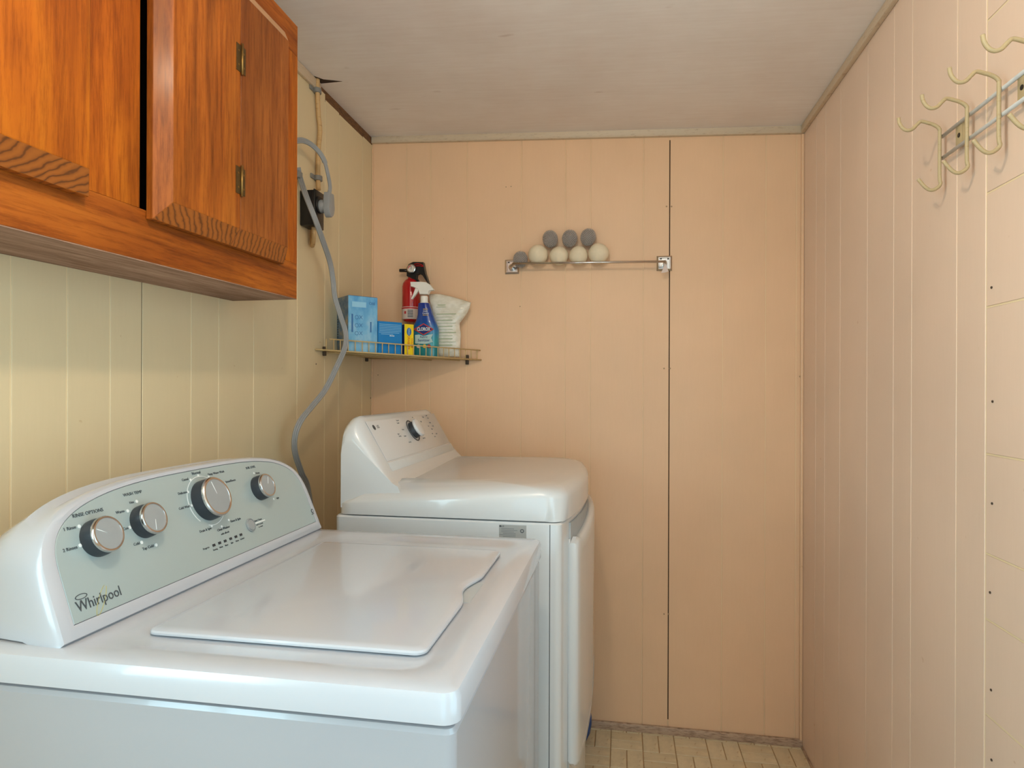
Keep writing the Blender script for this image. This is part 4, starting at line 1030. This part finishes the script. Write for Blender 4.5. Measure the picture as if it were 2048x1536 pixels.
pt = thing('refill_pouch', (onY(893, 700, PY).x, PY, pz), 'crumpled white plastic refill pouch with pale green print on shelf', 'pouch')
loft('pouch_film', ring_b+ring_f, M['pouch'], pt)
for k in range(11):
    u0, u1 = 873, (905 if k % 3 else 912); v = 628+k*6.2
    a = pp_(u0, v, PY-0.0285); b = pp_(u1, v, PY-0.0285)
    if v < 705: plate('text_line', (a+b)/2, (1, 0, 0), UZ, (b-a).length, 0.0014 if k % 2 else 0.003, M['print_green'], pt, th=0.0004)
plate('text_line', pp_(883, 610, PY-0.024), (1, 0, 0), UZ, 0.03, 0.003, M['print_green'], pt, th=0.0006)
plate('text_line', pp_(882, 614, PY-0.025), (1, 0, 0), UZ, 0.036, 0.002, M['print_green'], pt, th=0.0006)

# ------------------------------------------------------------------ towel bar with balls
BY = YB-0.058
bl = onY(1027, 527, BY); br = onY(1330, 523, BY)
tw = thing('towel_bar', ((bl.x+br.x)/2, YB, (bl.z+br.z)/2), 'thin chrome towel bar with square brackets on the back wall', 'towel bar')
bd_ = (br-bl).normalized()
tube('bar', [bl-bd_*0.002, br+bd_*0.002], 0.0042, M['chrome'], tw, n=12)
for k, (u, v) in enumerate(((1024.5, 534), (1328.5, 527))):
    c = onY(u, v, YB); s_ = 0.0265
    pr = [[V((c.x+a*s, YB-y, c.z+b*s)) for a, b in ((-1, -1), (1, -1), (1, 1), (-1, 1))] for s, y in ((s_, -0.0), (s_, 0.004), (s_*0.78, 0.009), (s_*0.70, 0.009), (s_*0.66, 0.006))]
    bk = loft('bracket', pr, M['chrome'], tw, smooth=False)
    e = bl if k == 0 else br
    arm = catmull([V((c.x, YB-0.006, c.z-0.006)), V((c.x, YB-0.030, c.z-0.005)), e+V((0, 0.010, 0)), e], 5)
    tube('arm', arm, [0.010-0.005*i/(len(arm)-1) for i in range(len(arm))], M['chrome'], tw, n=12)
    for dx, dz in ((-0.012, 0.016), (0.013, 0.015)):
        disc('screw_hole', (c.x+dx, YB-0.0065, c.z+dz), V((0, -1, 0)), 0.003, 0.0012, M['black'], bk, n=10)
# scrap of tissue on the right bracket
tp = [onY(u, v, YB-0.052) for u, v in ((1329, 526), (1333, 530), (1337, 543), (1330, 545), (1322, 546), (1326, 537))]
prism('tissue_scrap', tp, (0, 0.004, 0), M['tissue'], None, bev=0.001)
tag(bpy.data.objects['tissue_scrap'], 'little torn white tissue scrap dangling from the towel bar bracket', 'tissue')
def bar_at(x): q = (x-bl.x)/(br.x-bl.x); return bl+(br-bl)*q
def ball_on_bar(u, r):
    cy = YB-r-0.001; p_ = onY(u, 500, cy); bz = bar_at(p_.x); dy = cy-bz.y
    return V((p_.x, cy, bz.z+math.sqrt(max((r+0.0042)**2-dy*dy, 0.0001))))
wool = [(1076, 0.0362, 'largest'), (1118, 0.0338, 'second'), (1157, 0.0338, 'third'), (1197, 0.0368, 'fourth')]
wl_lab = ['cream wool dryer ball beside the lone low spiky ball', 'cream wool dryer ball with spiky balls resting on both sides, second in row',
          'cream wool dryer ball between two other wool balls, third in row', 'cream wool dryer ball at the open end of the row']
wc = []
for (u, r, _), lb in zip(wool, wl_lab):
    c = ball_on_bar(u, r); wc.append((c, r))
    bm = bmesh.new(); bmesh.ops.create_uvsphere(bm, u_segments=32, v_segments=20, radius=r)
    for v_ in bm.verts: v_.co *= 1+0.012*math.sin(v_.co.x*130+u)+0.010*math.cos(v_.co.z*150+u*2)
    me = bpy.data.meshes.new('wool_dryer_ball'); bm.to_mesh(me); bm.free()
    o = link('wool_dryer_ball', me, M['wool'], None, True); o.location = c
    tag(o, lb, 'ball', 'wool dryer balls on the towel bar')
def spiky(c, rx, rz, tilt, label):
    t_ = thing('spiky_dryer_ball', c, label, 'ball', 'grey spiky dryer balls')
    bm = bmesh.new(); bmesh.ops.create_uvsphere(bm, u_segments=24, v_segments=16, radius=1)
    for v_ in bm.verts: v_.co = V((v_.co.x*rx, v_.co.y*rx, v_.co.z*rz))
    me = bpy.data.meshes.new('ball_core'); bm.to_mesh(me); bm.free()
    o = link('ball_core', me, M['spike_core'], t_, True); o.rotation_euler = (0, tilt, 0)
    bm = bmesh.new(); N = 290
    for k in range(N):
        ph = math.acos(1-2*(k+0.5)/N); th = math.pi*(1+5**0.5)*k
        d = V((math.cos(th)*math.sin(ph), math.sin(th)*math.sin(ph), math.cos(ph)))
        p_ = V((d.x*rx, d.y*rx, d.z*rz)); n_ = V((d.x/rx, d.y/rx, d.z/rz)).normalized()
        s1 = n_.orthogonal().normalized(); s2 = n_.cross(s1)
        a = [bm.verts.new(p_-n_*0.0004+(s1*math.cos(q)+s2*math.sin(q))*0.0022) for q in (0, 1.57, 3.14, 4.71)]
        b = [bm.verts.new(p_+n_*0.0046+(s1*math.cos(q)+s2*math.sin(q))*0.0009) for q in (0, 1.57, 3.14, 4.71)]
        for i in range(4): bm.faces.new((a[i], a[(i+1) % 4], b[(i+1) % 4], b[i]))
        bm.faces.new(b)
    me = bpy.data.meshes.new('spikes'); bm.to_mesh(me); bm.free()
    o = link('spikes', me, M['spike'], t_, True); o.rotation_euler = (0, tilt, 0); o['kind'] = 'stuff'
c = onY(1041, 514, YB-0.031); spiky(V((c.x, YB-0.031, bar_at(c.x).z+0.0195)), 0.0232, 0.0268, 0.1, 'grey spiky rubber dryer ball sitting directly on the towel bar')
for u, v, tl, lb in ((1100.5, 478, -0.15, 'grey spiky dryer ball wedged on top next to the gap between wool balls'), (1139.5, 477, 0.1, 'grey spiky dryer ball in the middle of the upper row'), (1176.5, 474.5, 0.2, 'grey spiky dryer ball on top leaning against the end wool ball')):
    c = onY(u, v, YB-0.032); spiky(c, 0.0240, 0.0280, tl, lb)

# ------------------------------------------------------------------ hook rack on the right wall
hk = [1.3255, 1.2290, 1.1335, 1.0370]
zu, zl_ = 1.7130, 1.6715
rk = thing('hook_rack', (XR, 1.18, 1.69), 'cream wire coat hook rack with four double hooks on the right wall', 'hook rack')
for z in (zu, zl_): tube('rail', [(XR-0.012, hk[0]+0.006, z), (XR-0.012, hk[-1]-0.006, z)], 0.0034, M['rack_rail'], rk)
y0 = hk[0]
upx = [(1884, 340), (1876, 285), (1874, 258), (1868, 250), (1856, 246), (1842, 243), (1834, 249), (1825, 258), (1815, 261), (1806, 257), (1799, 247), (1797, 236)]
def hp_(u, v): return onY(u, v, y0)
up = [V((XR-0.0185, y0, 1.640)), V((XR-0.0185, y0, zl_)), V((XR-0.0185, y0, zu)), V((XR-0.0195, y0, hp_(1874, 258).z))]+[hp_(u, v) for u, v in upx[3:]]
dn = [V((XR-0.0185, y0, 1.650)), V((XR-0.0185, y0, hp_(1884, 352).z))]+[hp_(u, v) for u, v in ((1881, 368), (1871, 378), (1860, 380), (1849, 373), (1836, 358))]
path = catmull(list(reversed(up[2:]))+dn[1:], 5)
rr = tube_rings(path, 0.0033, 8)
for k, y in enumerate(hk):
    loft('hook', [[p_+V((0, y-y0, 0)) for p_ in r] for r in rr], M['rack'], rk)
for y in ((hk[0]+hk[1])/2-0.004, (hk[2]+hk[3])/2+0.004):
    pl_ = box('mount_plate', (XR-0.011, y-0.010, zl_), (XR-0.0095, y+0.010, zu), M['rack'], rk, bev=0.0006)
    disc('screw_hole', (XR-0.0106, y-0.002, (zu+zl_)/2), V((-1, 0, 0)), 0.0042, 0.0012, M['black'], pl_, n=12)
    box('mount_leg', (XR-0.0095, y-0.010, zl_), (XR-0.0003, y-0.0085, zu), M['rack'], pl_)
